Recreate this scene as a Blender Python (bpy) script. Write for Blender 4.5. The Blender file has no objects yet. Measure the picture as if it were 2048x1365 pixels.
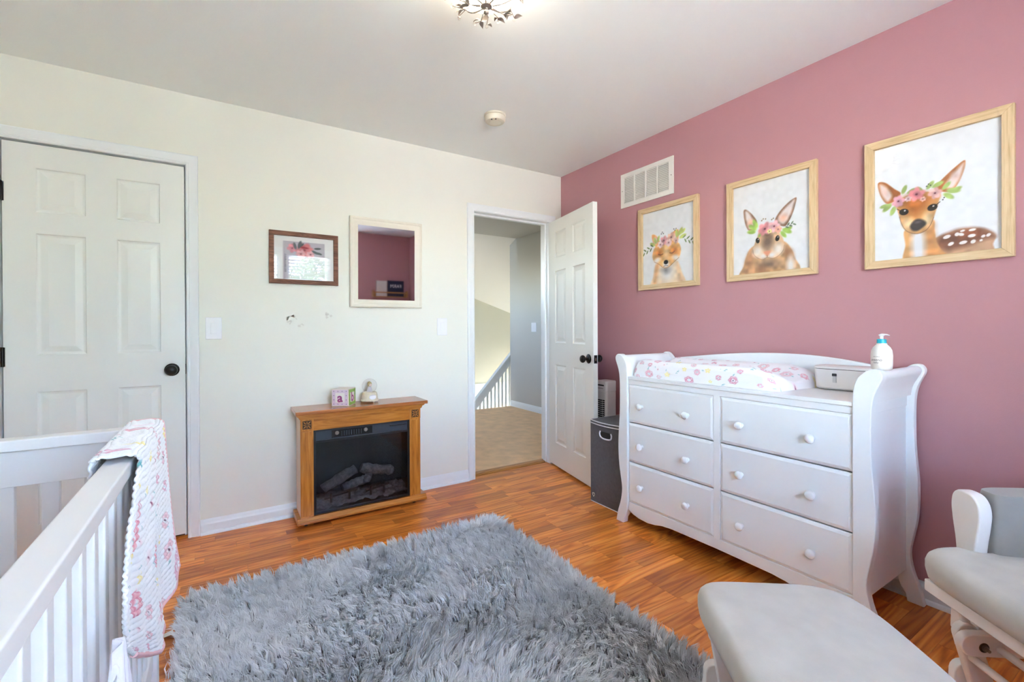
import bpy, bmesh, math, random
import numpy as np
from mathutils import Vector, Matrix

S = bpy.context.scene
COL = S.collection
R = math.radians

# ------------------------------------------------------------------ camera
CAM_H = 1.143
yaw, pit, rol = R(32.43), R(-0.204), R(0.274)
fh = Vector((math.sin(yaw), math.cos(yaw), 0)); rh = Vector((math.cos(yaw), -math.sin(yaw), 0)); zh = Vector((0, 0, 1))
fv = math.cos(pit) * fh + math.sin(pit) * zh
u0 = -math.sin(pit) * fh + math.cos(pit) * zh
rv = math.cos(rol) * rh - math.sin(rol) * u0
uv = math.sin(rol) * rh + math.cos(rol) * u0
cd = bpy.data.cameras.new('camera')
cam = bpy.data.objects.new('camera', cd); COL.objects.link(cam)
cam.matrix_world = Matrix(((rv.x, uv.x, -fv.x, 0), (rv.y, uv.y, -fv.y, 0), (rv.z, uv.z, -fv.z, CAM_H), (0, 0, 0, 1)))
cd.sensor_width = 36.0; cd.sensor_fit = 'HORIZONTAL'
cd.lens = 909.655 / 2048 * 36.0
cd.shift_y = -(682.5 - 660.654) / 2048
cd.clip_start = 0.02
S.camera = cam

# ------------------------------------------------------------------ world, sun, exposure
wd = bpy.data.worlds.new('world'); S.world = wd; wd.use_nodes = True
nt = wd.node_tree; nt.nodes.clear()
wo = nt.nodes.new('ShaderNodeOutputWorld'); wb = nt.nodes.new('ShaderNodeBackground'); sk = nt.nodes.new('ShaderNodeTexSky')
sk.sky_type = 'NISHITA'; sk.sun_disc = False; sk.sun_elevation = R(42); sk.sun_rotation = R(20); sk.air_density = 1.0; sk.dust_density = 1.4
nt.links.new(sk.outputs[0], wb.inputs[0]); wb.inputs[1].default_value = 2.3
nt.links.new(wb.outputs[0], wo.inputs[0])
sd_ = bpy.data.lights.new('sun', 'SUN'); sd_.energy = 30.0; sd_.angle = R(0.6); sd_.color = (1.0, 0.98, 0.93)   # stands behind the house, lights the ground outside
sun = bpy.data.objects.new('sun', sd_); COL.objects.link(sun); sun.rotation_euler = (R(-42), 0, R(-20))
S.view_settings.view_transform = 'Standard'; S.view_settings.look = 'None'
S.view_settings.exposure = 2.3; S.view_settings.gamma = 1.0; S.view_settings.use_curve_mapping = False
S.cycles.max_bounces = 10; S.cycles.diffuse_bounces = 6; S.cycles.glossy_bounces = 4
S.cycles.transparent_max_bounces = 16; S.cycles.transmission_bounces = 8
S.cycles.caustics_reflective = False; S.cycles.caustics_refractive = False
S.cycles.sample_clamp_indirect = 6.0; S.cycles.adaptive_threshold = 0.02

def portal(name, loc, rot, sx, sy):          # tells the sampler where daylight enters; gives no light of its own
    ld = bpy.data.lights.new(name, 'AREA'); ld.shape = 'RECTANGLE'; ld.size = sx; ld.size_y = sy
    ld.cycles.is_portal = True
    o = bpy.data.objects.new(name, ld); COL.objects.link(o); o.location = loc; o.rotation_euler = rot
    return o

W, D, H = 2.4556, 3.0711, 2.44               # pink wall x, white wall y, ceiling height
XL, YB = -1.30, -0.75                        # left wall x, wall behind the camera y
portal('window_portal', (0.68, YB - 0.13, 1.52), (R(90), 0, R(180)), 1.3, 1.36)
portal('stair_opening_portal', (5.48, 6.35, -0.15), (R(90), 0, R(90)), 0.8, 1.3)  # at an unseen opening put in to brighten the stairwell
portal('hall_opening_portal', (0.92, 5.2, 1.85), (R(90), 0, R(-90)), 0.6, 0.6)  # at an unseen opening added to light the hall
LAMP_POWER = 4.4

# ------------------------------------------------------------------ helpers
def srgb1(c):
    c = c / 255.0
    return c / 12.92 if c <= 0.04045 else ((c + 0.055) / 1.055) ** 2.4
def rgb(r, g, b):
    return (srgb1(r), srgb1(g), srgb1(b))

MATS = {}
def new_mat(name):
    m = bpy.data.materials.new(name); m.use_nodes = True
    nt = m.node_tree
    b = nt.nodes['Principled BSDF']
    return m, nt, b
def N(nt, t, **kw):
    n = nt.nodes.new('ShaderNode' + t)
    for k, v in kw.items():
        setattr(n, k, v)
    return n
def mat(name, col, rough=0.5, metal=0.0, var=0.0, vscale=4.0, bump=0.0, bscale=150.0, coat=0.0, sheen=0.0, spec=0.5):
    if name in MATS: return MATS[name]
    m, nt, b = new_mat(name); L = nt.links
    b.inputs['Base Color'].default_value = (*col, 1); b.inputs['Roughness'].default_value = rough
    b.inputs['Metallic'].default_value = metal; b.inputs['Specular IOR Level'].default_value = spec
    if coat: b.inputs['Coat Weight'].default_value = coat; b.inputs['Coat Roughness'].default_value = 0.12
    if sheen: b.inputs['Sheen Weight'].default_value = sheen; b.inputs['Sheen Roughness'].default_value = 0.5
    tc = N(nt, 'TexCoord')
    if var:
        no = N(nt, 'TexNoise'); no.inputs['Scale'].default_value = vscale; no.inputs['Detail'].default_value = 5
        L.new(tc.outputs['Object'], no.inputs['Vector'])
        mr = N(nt, 'MapRange'); mr.inputs[1].default_value = 0.3; mr.inputs[2].default_value = 0.7
        mr.inputs[3].default_value = 1 - var; mr.inputs[4].default_value = 1 + var
        L.new(no.outputs[0], mr.inputs[0])
        mx = N(nt, 'VectorMath', operation='SCALE'); mx.inputs[0].default_value = col
        L.new(mr.outputs[0], mx.inputs[3]); L.new(mx.outputs[0], b.inputs['Base Color'])
    if bump:
        n2 = N(nt, 'TexNoise'); n2.inputs['Scale'].default_value = bscale; n2.inputs['Detail'].default_value = 3
        L.new(tc.outputs['Object'], n2.inputs['Vector'])
        bp = N(nt, 'Bump'); bp.inputs['Strength'].default_value = bump; bp.inputs['Distance'].default_value = 0.002
        L.new(n2.outputs[0], bp.inputs['Height']); L.new(bp.outputs[0], b.inputs['Normal'])
    MATS[name] = m
    return m

def wood(name, stops, along=0, fine=55.0, long=2.2, rough=0.35, rand=0.0, coat=0.0, cath=0.5, tint=None):
    """grain drawn from world position, stretched along one axis; rand shifts tone per object"""
    if name in MATS: return MATS[name]
    m, nt, b = new_mat(name); L = nt.links
    ge = N(nt, 'NewGeometry'); oi = N(nt, 'ObjectInfo')
    sc = [fine, fine, fine]; sc[along] = long
    mp = N(nt, 'VectorMath', operation='MULTIPLY'); mp.inputs[1].default_value = sc
    L.new(ge.outputs['Position'], mp.inputs[0])
    of = N(nt, 'VectorMath', operation='SCALE'); of.inputs[0].default_value = (37.0, 53.0, 71.0)
    L.new(oi.outputs['Random'], of.inputs[3])
    ad = N(nt, 'VectorMath', operation='ADD'); L.new(mp.outputs[0], ad.inputs[0]); L.new(of.outputs[0], ad.inputs[1])
    n1 = N(nt, 'TexNoise'); n1.inputs['Scale'].default_value = 1.0; n1.inputs['Detail'].default_value = 7; n1.inputs['Roughness'].default_value = 0.62
    n1.inputs['Distortion'].default_value = 0.4
    L.new(ad.outputs[0], n1.inputs['Vector'])
    # cathedral rings
    mp2 = N(nt, 'VectorMath', operation='MULTIPLY'); s2 = [fine * 0.32] * 3; s2[along] = long * 0.75; mp2.inputs[1].default_value = s2
    L.new(ge.outputs['Position'], mp2.inputs[0])
    ad2 = N(nt, 'VectorMath', operation='ADD'); L.new(mp2.outputs[0], ad2.inputs[0]); L.new(of.outputs[0], ad2.inputs[1])
    n2 = N(nt, 'TexNoise'); n2.inputs['Scale'].default_value = 0.55; n2.inputs['Detail'].default_value = 1.5
    L.new(ad2.outputs[0], n2.inputs['Vector'])
    mu = N(nt, 'Math', operation='MULTIPLY'); mu.inputs[1].default_value = 75.0; L.new(n2.outputs[0], mu.inputs[0])
    si = N(nt, 'Math', operation='SINE'); L.new(mu.outputs[0], si.inputs[0])
    mr = N(nt, 'MapRange'); mr.inputs[1].default_value = -1; mr.inputs[2].default_value = 1; mr.inputs[3].default_value = -0.13 * cath; mr.inputs[4].default_value = 0.13 * cath
    L.new(si.outputs[0], mr.inputs[0])
    su = N(nt, 'Math', operation='ADD'); L.new(n1.outputs[0], su.inputs[0]); L.new(mr.outputs[0], su.inputs[1])
    cr = N(nt, 'ValToRGB'); e = cr.color_ramp.elements
    e[0].position, e[0].color = stops[0][0], (*stops[0][1], 1); e[1].position, e[1].color = stops[-1][0], (*stops[-1][1], 1)
    for p, c in stops[1:-1]:
        q = e.new(p); q.color = (*c, 1)
    L.new(su.outputs[0], cr.inputs[0])
    out = cr.outputs[0]
    if rand:
        tr = N(nt, 'ValToRGB'); t = tr.color_ramp; t.interpolation = 'LINEAR'
        tt = tint or [(0, (1 - rand,) * 3), (1, (1 + rand,) * 3)]
        t.elements[0].position, t.elements[0].color = tt[0][0], (*tt[0][1], 1); t.elements[1].position, t.elements[1].color = tt[-1][0], (*tt[-1][1], 1)
        for p, c in tt[1:-1]:
            q = t.elements.new(p); q.color = (*c, 1)
        wn = N(nt, 'TexWhiteNoise', noise_dimensions='1D'); L.new(oi.outputs['Random'], wn.inputs['W'])
        L.new(wn.outputs[0], tr.inputs[0])
        mm = N(nt, 'Mix', data_type='RGBA', blend_type='MULTIPLY'); mm.inputs[0].default_value = 1.0
        L.new(out, mm.inputs[6]); L.new(tr.outputs[0], mm.inputs[7]); out = mm.outputs[2]
    L.new(out, b.inputs['Base Color'])
    b.inputs['Roughness'].default_value = rough
    if coat: b.inputs['Coat Weight'].default_value = coat; b.inputs['Coat Roughness'].default_value = 0.15
    bp = N(nt, 'Bump'); bp.inputs['Strength'].default_value = 0.08; bp.inputs['Distance'].default_value = 0.001
    L.new(su.outputs[0], bp.inputs['Height']); L.new(bp.outputs[0], b.inputs['Normal'])
    MATS[name] = m
    return m

def painted(name, rough=0.6, bump=0.0, bscale=300.0, wave=None, sheen=0.0, spec=0.3):
    """colour comes from the mesh's own 'print' colours (flat print)"""
    if name in MATS: return MATS[name]
    m, nt, b = new_mat(name); L = nt.links
    at = N(nt, 'Attribute'); at.attribute_name = 'print'
    L.new(at.outputs['Color'], b.inputs['Base Color'])
    b.inputs['Roughness'].default_value = rough; b.inputs['Specular IOR Level'].default_value = spec
    if sheen: b.inputs['Sheen Weight'].default_value = sheen
    if bump:
        tc = N(nt, 'TexCoord'); n2 = N(nt, 'TexNoise'); n2.inputs['Scale'].default_value = bscale; n2.inputs['Detail'].default_value = 3
        L.new(tc.outputs['Object'], n2.inputs['Vector'])
        bp = N(nt, 'Bump'); bp.inputs['Strength'].default_value = bump; bp.inputs['Distance'].default_value = 0.003
        L.new(n2.outputs[0], bp.inputs['Height']); L.new(bp.outputs[0], b.inputs['Normal'])
    MATS[name] = m
    return m

def glass_mat(name, ior=1.45, tint=(1, 1, 1), rough=0.0):
    if name in MATS: return MATS[name]
    m, nt, b = new_mat(name); L = nt.links
    nt.nodes.remove(b); out = nt.nodes['Material Output']
    f0 = ((ior - 1) / (ior + 1)) ** 2                      # thin pane: Schlick reflectance, the same from both sides
    lw_ = N(nt, 'LayerWeight'); lw_.inputs[0].default_value = 0.5
    pw_ = N(nt, 'Math', operation='POWER'); pw_.inputs[1].default_value = 5.0; nt.links.new(lw_.outputs['Facing'], pw_.inputs[0])
    fr = N(nt, 'MapRange'); fr.inputs[3].default_value = f0; fr.inputs[4].default_value = 1.0; nt.links.new(pw_.outputs[0], fr.inputs[0])
    tr = N(nt, 'BsdfTransparent'); tr.inputs[0].default_value = (*tint, 1)
    gl = N(nt, 'BsdfGlossy'); gl.inputs['Roughness'].default_value = rough
    mx = N(nt, 'MixShader'); L.new(fr.outputs[0], mx.inputs[0]); L.new(tr.outputs[0], mx.inputs[1]); L.new(gl.outputs[0], mx.inputs[2])
    L.new(mx.outputs[0], out.inputs[0])
    MATS[name] = m
    return m

def emit_mat(name, col, strength):
    m, nt, b = new_mat(name)
    b.inputs['Base Color'].default_value = (0.9, 0.88, 0.84, 1); b.inputs['Roughness'].default_value = 0.3
    b.inputs['Emission Color'].default_value = (*col, 1); b.inputs['Emission Strength'].default_value = strength
    return m

ORG = {}
def link(o, parent=None):
    COL.objects.link(o)
    if parent is not None:
        o.parent = parent
    return o
def tag(o, label=None, cat=None, group=None, kind=None):
    if label: o['label'] = label
    if cat: o['category'] = cat
    if group: o['group'] = group
    if kind: o['kind'] = kind
    return o
def thing(name, label, cat, loc=(0, 0, 0), rz=0.0, group=None, local=False):
    o = bpy.data.objects.new(name, None); link(o); o.location = loc; o.rotation_euler = (0, 0, rz)
    o.empty_display_size = 0.1
    ORG[o.name] = Vector((0, 0, 0)) if local else Vector(loc)
    return tag(o, label, cat, group)
def dupe(o, parent=None):
    c = o.copy(); COL.objects.link(c); c.parent = parent
    if o.name in ORG: ORG[c.name] = ORG[o.name]
    for ch in list(o.children): dupe(ch, c)
    return c

class MB:
    def __init__(s): s.v = []; s.f = []
    def add(s, vs, fs):
        k = len(s.v); s.v += [tuple(p) for p in vs]; s.f += [tuple(i + k for i in f) for f in fs]; return s
    def box(s, x0, x1, y0, y1, z0, z1):
        return s.add([(x0, y0, z0), (x1, y0, z0), (x1, y1, z0), (x0, y1, z0), (x0, y0, z1), (x1, y0, z1), (x1, y1, z1), (x0, y1, z1)],
                     [(0, 3, 2, 1), (4, 5, 6, 7), (0, 1, 5, 4), (1, 2, 6, 5), (2, 3, 7, 6), (3, 0, 4, 7)])
    def prism(s, poly, axis, a0, a1):
        """poly: 2D points in the two other axes (order x,y,z without axis)"""
        def P(p, a):
            q = list(p); q.insert(axis, a); return q
        n = len(poly)
        vs = [P(p, a0) for p in poly] + [P(p, a1) for p in poly]
        fs = [tuple(range(n))[::-1], tuple(range(n, 2 * n))] + [(i, (i + 1) % n, n + (i + 1) % n, n + i) for i in range(n)]
        return s.add(vs, fs)
    def lathe(s, prof, c=(0, 0, 0), axis='z', seg=24):
        vs = []; n = len(prof)
        for k in range(seg):
            a = 2 * math.pi * k / seg; ca, sa = math.cos(a), math.sin(a)
            for r, h in prof:
                if axis == 'z': p = (r * ca, r * sa, h)
                elif axis == 'x': p = (h, r * ca, r * sa)
                else: p = (r * sa, h, r * ca)
                vs.append((p[0] + c[0], p[1] + c[1], p[2] + c[2]))
        fs = []
        for k in range(seg):
            k2 = (k + 1) % seg
            for i in range(n - 1):
                fs.append((k * n + i, k2 * n + i, k2 * n + i + 1, k * n + i + 1))
        return s.add(vs, fs)
    def tube(s, pts, r, seg=8, closed=False, flat=1.0):
        pts = [Vector(p) for p in pts]; n = len(pts); rr = r if hasattr(r, '__len__') else [r] * n
        vs = []; up = Vector((0.13, 0.21, 0.97)).normalized()
        for i, p in enumerate(pts):
            a = pts[(i - 1) % n] if (closed or i > 0) else p
            b = pts[(i + 1) % n] if (closed or i < n - 1) else p
            t = (b - a).normalized()
            x = t.cross(up)
            if x.length < 1e-3: x = t.cross(Vector((1, 0, 0)))
            x.normalize(); y = t.cross(x)
            for k in range(seg):
                an = 2 * math.pi * k / seg
                vs.append(p + x * math.cos(an) * rr[i] + y * math.sin(an) * rr[i] * flat)
        fs = []
        for i in range(n if closed else n - 1):
            j = (i + 1) % n
            for k in range(seg):
                k2 = (k + 1) % seg
                fs.append((i * seg + k, j * seg + k, j * seg + k2, i * seg + k2))
        if not closed:
            fs.append(tuple(range(seg))); fs.append(tuple(range((n - 1) * seg, n * seg))[::-1])
        return s.add(vs, fs)
    def grid(s, fn, nu, nv, closed_u=False):
        vs = [fn(i / (nu if closed_u else nu - 1), j / (nv - 1)) for i in range(nu) for j in range(nv)]
        fs = []
        for i in range(nu if closed_u else nu - 1):
            i2 = (i + 1) % nu
            for j in range(nv - 1):
                fs.append((i * nv + j, i2 * nv + j, i2 * nv + j + 1, i * nv + j + 1))
        return s.add(vs, fs)
    def sphere(s, c, r, seg=16, rings=10, sc=(1, 1, 1)):
        pr = [(math.sin(math.pi * i / rings) * r + 1e-6, -math.cos(math.pi * i / rings) * r) for i in range(rings + 1)]
        k = len(s.v); s.lathe(pr, (0, 0, 0), 'z', seg)
        for i in range(k, len(s.v)):
            p = s.v[i]; s.v[i] = (p[0] * sc[0] + c[0], p[1] * sc[1] + c[1], p[2] * sc[2] + c[2])
        return s
    def build(s, name, m, parent=None, smooth=None, bevel=0.0, bseg=2, loc=None, sub=0, recalc=True):
        org = Vector(loc) if loc is not None else (ORG.get(parent.name, Vector()) if parent is not None else Vector())
        me = bpy.data.meshes.new(name)
        me.from_pydata([(p[0] - org.x, p[1] - org.y, p[2] - org.z) for p in s.v], [], s.f)
        if recalc:
            bm = bmesh.new(); bm.from_mesh(me); bmesh.ops.recalc_face_normals(bm, faces=bm.faces); bm.to_mesh(me); bm.free()
        me.materials.append(m)
        if smooth is not None:
            me.polygons.foreach_set('use_smooth', [True] * len(me.polygons)); me.set_sharp_from_angle(angle=R(smooth))
        me.update()
        o = bpy.data.objects.new(name, me); link(o, parent)
        if loc is not None: o.location = loc
        ORG[o.name] = org
        if bevel:
            md = o.modifiers.new('bevel', 'BEVEL'); md.width = bevel; md.segments = bseg; md.limit_method = 'ANGLE'; md.angle_limit = R(35)
            me.polygons.foreach_set('use_smooth', [True] * len(me.polygons)); md.harden_normals = True
        if sub:
            md = o.modifiers.new('sub', 'SUBSURF'); md.levels = sub; md.render_levels = sub
        return o
def box(name, m, parent, x0, x1, y0, y1, z0, z1, bevel=0.0, bseg=2):
    return MB().box(x0, x1, y0, y1, z0, z1).build(name, m, parent, bevel=bevel, bseg=bseg)
def struct(name, mb, m, parent=None, **kw):
    o = mb.build(name, m, parent, **kw)
    if parent is None: o['kind'] = 'structure'
    return o
def lerp(a, b, t): return a + (b - a) * t
def interp(x, xs, ys): return float(np.interp(x, xs, ys))
def catmull(pts, n=8, closed=False):
    P = [np.array(p, float) for p in pts]; out = []; m = len(P)
    for i in range(m if closed else m - 1):
        p0 = P[(i - 1) % m] if (closed or i > 0) else P[i]; p1 = P[i]; p2 = P[(i + 1) % m]
        p3 = P[(i + 2) % m] if (closed or i + 2 < m) else p2
        for k in range(n):
            t = k / n
            out.append(0.5 * ((2 * p1) + (-p0 + p2) * t + (2 * p0 - 5 * p1 + 4 * p2 - p3) * t * t + (-p0 + 3 * p1 - 3 * p2 + p3) * t ** 3))
    if not closed: out.append(P[-1])
    return [tuple(float(c) for c in p) for p in out]
def text_mesh(name, body, size, m, parent, mw, extrude=0.0004, bold=0.0, org=None):
    cu = bpy.data.curves.new(name, 'FONT'); cu.body = body; cu.size = size; cu.extrude = extrude; cu.offset = bold
    cu.align_x = 'CENTER'; cu.align_y = 'CENTER'
    t = bpy.data.objects.new(name + '_src', cu); COL.objects.link(t)
    dg = bpy.context.evaluated_depsgraph_get()
    me = bpy.data.meshes.new_from_object(t.evaluated_get(dg))
    bpy.data.objects.remove(t)
    if org is None: org = ORG.get(parent.name, Vector())
    me.transform(Matrix.Translation(-org) @ mw)
    me.name = name; me.materials.clear(); me.materials.append(m)
    o = bpy.data.objects.new(name, me); link(o, parent); ORG[o.name] = org
    return o

# ---- a small paint box for flat prints: colours computed on a grid and stored on the mesh
class Canvas:
    def __init__(s, w, h, nx, ny, bg):
        s.w, s.h, s.nx, s.ny = w, h, nx, ny
        s.X, s.Y = np.meshgrid(np.linspace(0, w, nx), np.linspace(0, h, ny))
        s.c = np.ones((ny, nx, 3)) * np.array(bg, float)
    def _mix(s, al, col):
        al = np.clip(al, 0, 1)[..., None]; s.c = s.c * (1 - al) + np.array(col, float) * al
    def ell(s, cx, cy, rx, ry, col, a=1.0, rot=0.0, soft=0.25):
        ca, sa = math.cos(rot), math.sin(rot); dx, dy = s.X - cx, s.Y - cy
        d = np.sqrt(((dx * ca + dy * sa) / rx) ** 2 + ((-dx * sa + dy * ca) / ry) ** 2)
        s._mix(a * (1 + soft / 2 - d) / soft, col)
    def ring(s, cx, cy, r, wd, col, a=1.0, wob=0.0, k=5, ph=0.0):
        dx, dy = s.X - cx, s.Y - cy; th = np.arctan2(dy, dx); d = np.sqrt(dx * dx + dy * dy)
        s._mix(a * (1.4 - np.abs(d - r * (1 + wob * np.sin(k * th + ph))) / wd), col)
    def poly(s, pts, col, a=1.0, soft=0.01, curve=True):
        if curve: pts = catmull(pts, 6, True)
        P = np.array(pts); m = len(P)
        ins = np.zeros(s.X.shape, bool); dm = np.full(s.X.shape, 1e9)
        for i in range(m):
            x1, y1 = P[i]; x2, y2 = P[(i + 1) % m]
            if y1 != y2:
                cnd = ((y1 > s.Y) != (y2 > s.Y)) & (s.X < (x2 - x1) * (s.Y - y1) / (y2 - y1) + x1)
                ins ^= cnd
            dx, dy = x2 - x1, y2 - y1; l2 = dx * dx + dy * dy + 1e-12
            t = np.clip(((s.X - x1) * dx + (s.Y - y1) * dy) / l2, 0, 1)
            dm = np.minimum(dm, (s.X - x1 - t * dx) ** 2 + (s.Y - y1 - t * dy) ** 2)
        sd = np.sqrt(dm) * np.where(ins, 1, -1)
        s._mix(a * (0.5 + sd / soft), col)
    def line(s, pts, wd, col, a=1.0, curve=True):
        if curve and len(pts) > 2: pts = catmull(pts, 5)
        P = np.array(pts); dm = np.full(s.X.shape, 1e9)
        for i in range(len(P) - 1):
            x1, y1 = P[i]; dx, dy = P[i + 1] - P[i]; l2 = dx * dx + dy * dy + 1e-12
            t = np.clip(((s.X - x1) * dx + (s.Y - y1) * dy) / l2, 0, 1)
            dm = np.minimum(dm, (s.X - x1 - t * dx) ** 2 + (s.Y - y1 - t * dy) ** 2)
        s._mix(a * (1.3 - np.sqrt(dm) / (wd / 2)), col)
    def wash(s, amt, cell, seed=1):
        g = np.random.RandomState(seed)
        gx = max(2, int(s.w / cell) + 2); gy = max(2, int(s.h / cell) + 2)
        n = g.rand(gy, gx)
        fx = s.X / s.w * (gx - 1); fy = s.Y / s.h * (gy - 1)
        ix = np.clip(fx.astype(int), 0, gx - 2); iy = np.clip(fy.astype(int), 0, gy - 2)
        tx, ty = fx - ix, fy - iy; tx = tx * tx * (3 - 2 * tx); ty = ty * ty * (3 - 2 * ty)
        v = (n[iy, ix] * (1 - tx) + n[iy, ix + 1] * tx) * (1 - ty) + (n[iy + 1, ix] * (1 - tx) + n[iy + 1, ix + 1] * tx) * ty
        dark = 1 - s.c.min(axis=2, keepdims=True)
        s.c = np.clip(s.c * (1 + amt * (v[..., None] - 0.5) * np.clip(dark * 2.2, 0, 1)), 0, 1)
    def flower(s, cx, cy, r, col=(0.93, 0.62, 0.68), core=(0.45, 0.12, 0.2), a=0.85, seed=0):
        g = random.Random(seed)
        for k in range(6):
            an = k * 1.047 + g.random() * 0.5; rr = r * 0.55
            t = 0.85 + 0.3 * g.random()
            s.ell(cx + rr * math.cos(an), cy + rr * math.sin(an), r * 0.52, r * 0.4, [min(1, c * t) for c in col], a, an, 0.5)
        s.ell(cx, cy, r * 0.45, r * 0.4, [c * 0.85 for c in col], 0.7, 0, 0.7)
        s.ell(cx, cy, r * 0.16, r * 0.14, core, 0.95, 0, 0.6)
    def leaf(s, x, y, l, w, an, col, a=0.85):
        s.ell(x + math.cos(an) * l / 2, y + math.sin(an) * l / 2, l / 2, w / 2, col, a, an, 0.35)
    def linear(s):
        c = np.clip(s.c, 0, 1); return np.where(c <= 0.04045, c / 12.92, ((c + 0.055) / 1.055) ** 2.4)
def set_print(o, cols):
    me = o.data; at = me.color_attributes.new('print', 'FLOAT_COLOR', 'POINT')
    a = np.ones((len(me.vertices), 4), np.float32); a[:, :3] = cols
    at.data.foreach_set('color', a.ravel())
def grid_print(name, m, parent, fn, cv, smooth=True):
    """a sheet that carries a Canvas; fn(u,v)->world point"""
    nx, ny = cv.nx, cv.ny; mb = MB()
    mb.v = [fn(i / (nx - 1), j / (ny - 1)) for j in range(ny) for i in range(nx)]
    mb.f = [(j * nx + i, j * nx + i + 1, (j + 1) * nx + i + 1, (j + 1) * nx + i) for j in range(ny - 1) for i in range(nx - 1)]
    o = mb.build(name, m, parent, smooth=60 if smooth else None, recalc=False)
    set_print(o, cv.linear().reshape(-1, 3))
    return o

# ------------------------------------------------------------------ materials
M_white = mat('white_wall_paint', rgb(235, 235, 226), 0.75, bump=0.12, bscale=260)
M_pink = mat('pink_wall_paint', rgb(189, 138, 144), 0.6, var=0.012, vscale=2, bump=0.15, bscale=260)
M_ceil = mat('ceiling_paint', rgb(242, 246, 243), 0.9, bump=0.2, bscale=180)
M_trim = mat('white_trim_paint', rgb(236, 240, 242), 0.35, bump=0.02, bscale=80)
M_door = mat('white_door_paint', rgb(234, 236, 232), 0.42, bump=0.05, bscale=300)
M_furn = mat('white_furniture_lacquer', rgb(237, 240, 242), 0.38)
M_black = mat('oil_rubbed_bronze', rgb(30, 26, 26), 0.32, metal=0.6)
M_steel = mat('brushed_steel', rgb(150, 142, 132), 0.35, metal=1.0)
M_plate = mat('white_switch_plastic', rgb(240, 240, 243), 0.35)
M_suede = mat('grey_suede', rgb(196, 191, 183), 0.85, var=0.09, vscale=9, bump=0.12, bscale=500, sheen=0.35)
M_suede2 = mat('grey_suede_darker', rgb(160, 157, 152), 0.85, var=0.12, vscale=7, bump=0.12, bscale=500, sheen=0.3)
M_dark = mat('matte_black', rgb(18, 18, 20), 0.6)
M_floor = wood('oak_laminate', [(0.25, rgb(192, 100, 36)), (0.45, rgb(222, 128, 50)), (0.6, rgb(230, 140, 59)), (0.8, rgb(242, 162, 82))],
               along=0, fine=55, long=2.2, rough=0.33, rand=0.2, cath=1.3,
               tint=[(0, (0.68, 0.60, 0.54)), (0.22, (0.84, 0.80, 0.76)), (0.55, (1.0, 1.0, 1.0)), (0.82, (1.12, 1.15, 1.16)), (1, (1.26, 1.34, 1.40))])
M_oakdark = mat('floor_underlay', rgb(70, 38, 20), 0.8)
M_frame = wood('light_oak_frame', [(0.3, rgb(196, 164, 120)), (0.5, rgb(217, 188, 146)), (0.7, rgb(228, 203, 164))], along=1, fine=110, long=6, rough=0.6, cath=0.15)
M_framez = wood('light_oak_frame_upright', [(0.3, rgb(196, 164, 120)), (0.5, rgb(217, 188, 146)), (0.7, rgb(228, 203, 164))], along=2, fine=110, long=6, rough=0.6, cath=0.15)
M_honey = wood('honey_oak', [(0.3, rgb(158, 90, 22)), (0.5, rgb(194, 120, 42)), (0.72, rgb(212, 144, 62))], along=0, fine=70, long=4, rough=0.3, cath=0.35, coat=0.3)
M_honeyz = wood('honey_oak_upright', [(0.3, rgb(158, 90, 22)), (0.5, rgb(194, 120, 42)), (0.72, rgb(212, 144, 62))], along=2, fine=70, long=4, rough=0.3, cath=0.35, coat=0.3)
M_top = wood('honey_oak_top', [(0.3, rgb(150, 84, 40)), (0.5, rgb(180, 108, 56)), (0.72, rgb(200, 130, 74))], along=0, fine=70, long=4, rough=0.25, cath=0.3, coat=0.5)
M_rustic = wood('rustic_brown_frame', [(0.3, rgb(74, 46, 36)), (0.5, rgb(120, 78, 60)), (0.72, rgb(146, 104, 84))], along=0, fine=90, long=8, rough=0.7, cath=0.4)
M_glass = glass_mat('picture_glass', 1.5)
M_paper = painted('printed_paper', 0.55)
M_cotton = painted('printed_cotton', 0.9, bump=0.25, bscale=420, sheen=0.2)
M_muslin = painted('printed_muslin', 0.95, bump=0.6, bscale=160, sheen=0.2)

# ================================================================== THE ROOM
# floor: a slab with laminate strips on it
fl = struct('floor', MB().box(XL - 0.1, W + 0.1, YB - 0.1, D + 0.11, -0.12, -0.004), M_oakdark)
PW = 0.0625
unit = MB().box(0, 1, 0, 1, -0.004, 0)
ub = bpy.data.meshes.new('plank'); ub.from_pydata(unit.v, [], unit.f); ub.materials.append(M_floor)
rng = random.Random(7)
planks = []
ny0 = int(math.floor((YB - 1.996) / PW)); ny1 = int(math.ceil((D + 0.05 - 1.996) / PW))
for k in range(ny0, ny1):
    y0 = 1.996 + k * PW; y1 = min(y0 + PW, D + 0.05); y0 = max(y0, YB)
    if y1 - y0 < 0.01: continue
    board = k // 3
    brng = random.Random(board * 13 + 5)
    joint = 1.614 if (board % 2 == 0) else 1.614 + 0.62 + brng.uniform(-0.15, 0.15)
    xs = [joint]
    x = joint
    while x > XL:
        x -= rng.choice((0.24, 0.33, 0.42, 0.55)) ; xs.append(max(x, XL))
    x = joint
    while x < W - 0.005:
        x += rng.choice((0.3, 0.42, 0.55)); xs.append(min(x, W - 0.002))
    xs = sorted(set(round(q, 4) for q in xs))
    for a, b in zip(xs[:-1], xs[1:]):
        if b - a > 0.01: planks.append((a, b, y0, y1))
def plank_rank(p):
    cx, cy = (p[0] + p[1]) / 2, (p[2] + p[3]) / 2
    c = cx * fh.x + cy * fh.y; r = cx * rh.x + cy * rh.y
    if c < 1.25: return 100 + abs(c)
    if abs(r / c) > 1.3: return 50 + c
    if -0.1 < cx < 1.3 and cy < 2.3: return 40 + c        # under the rug
    return c
planks.sort(key=plank_rank)
rest = MB()
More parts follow.
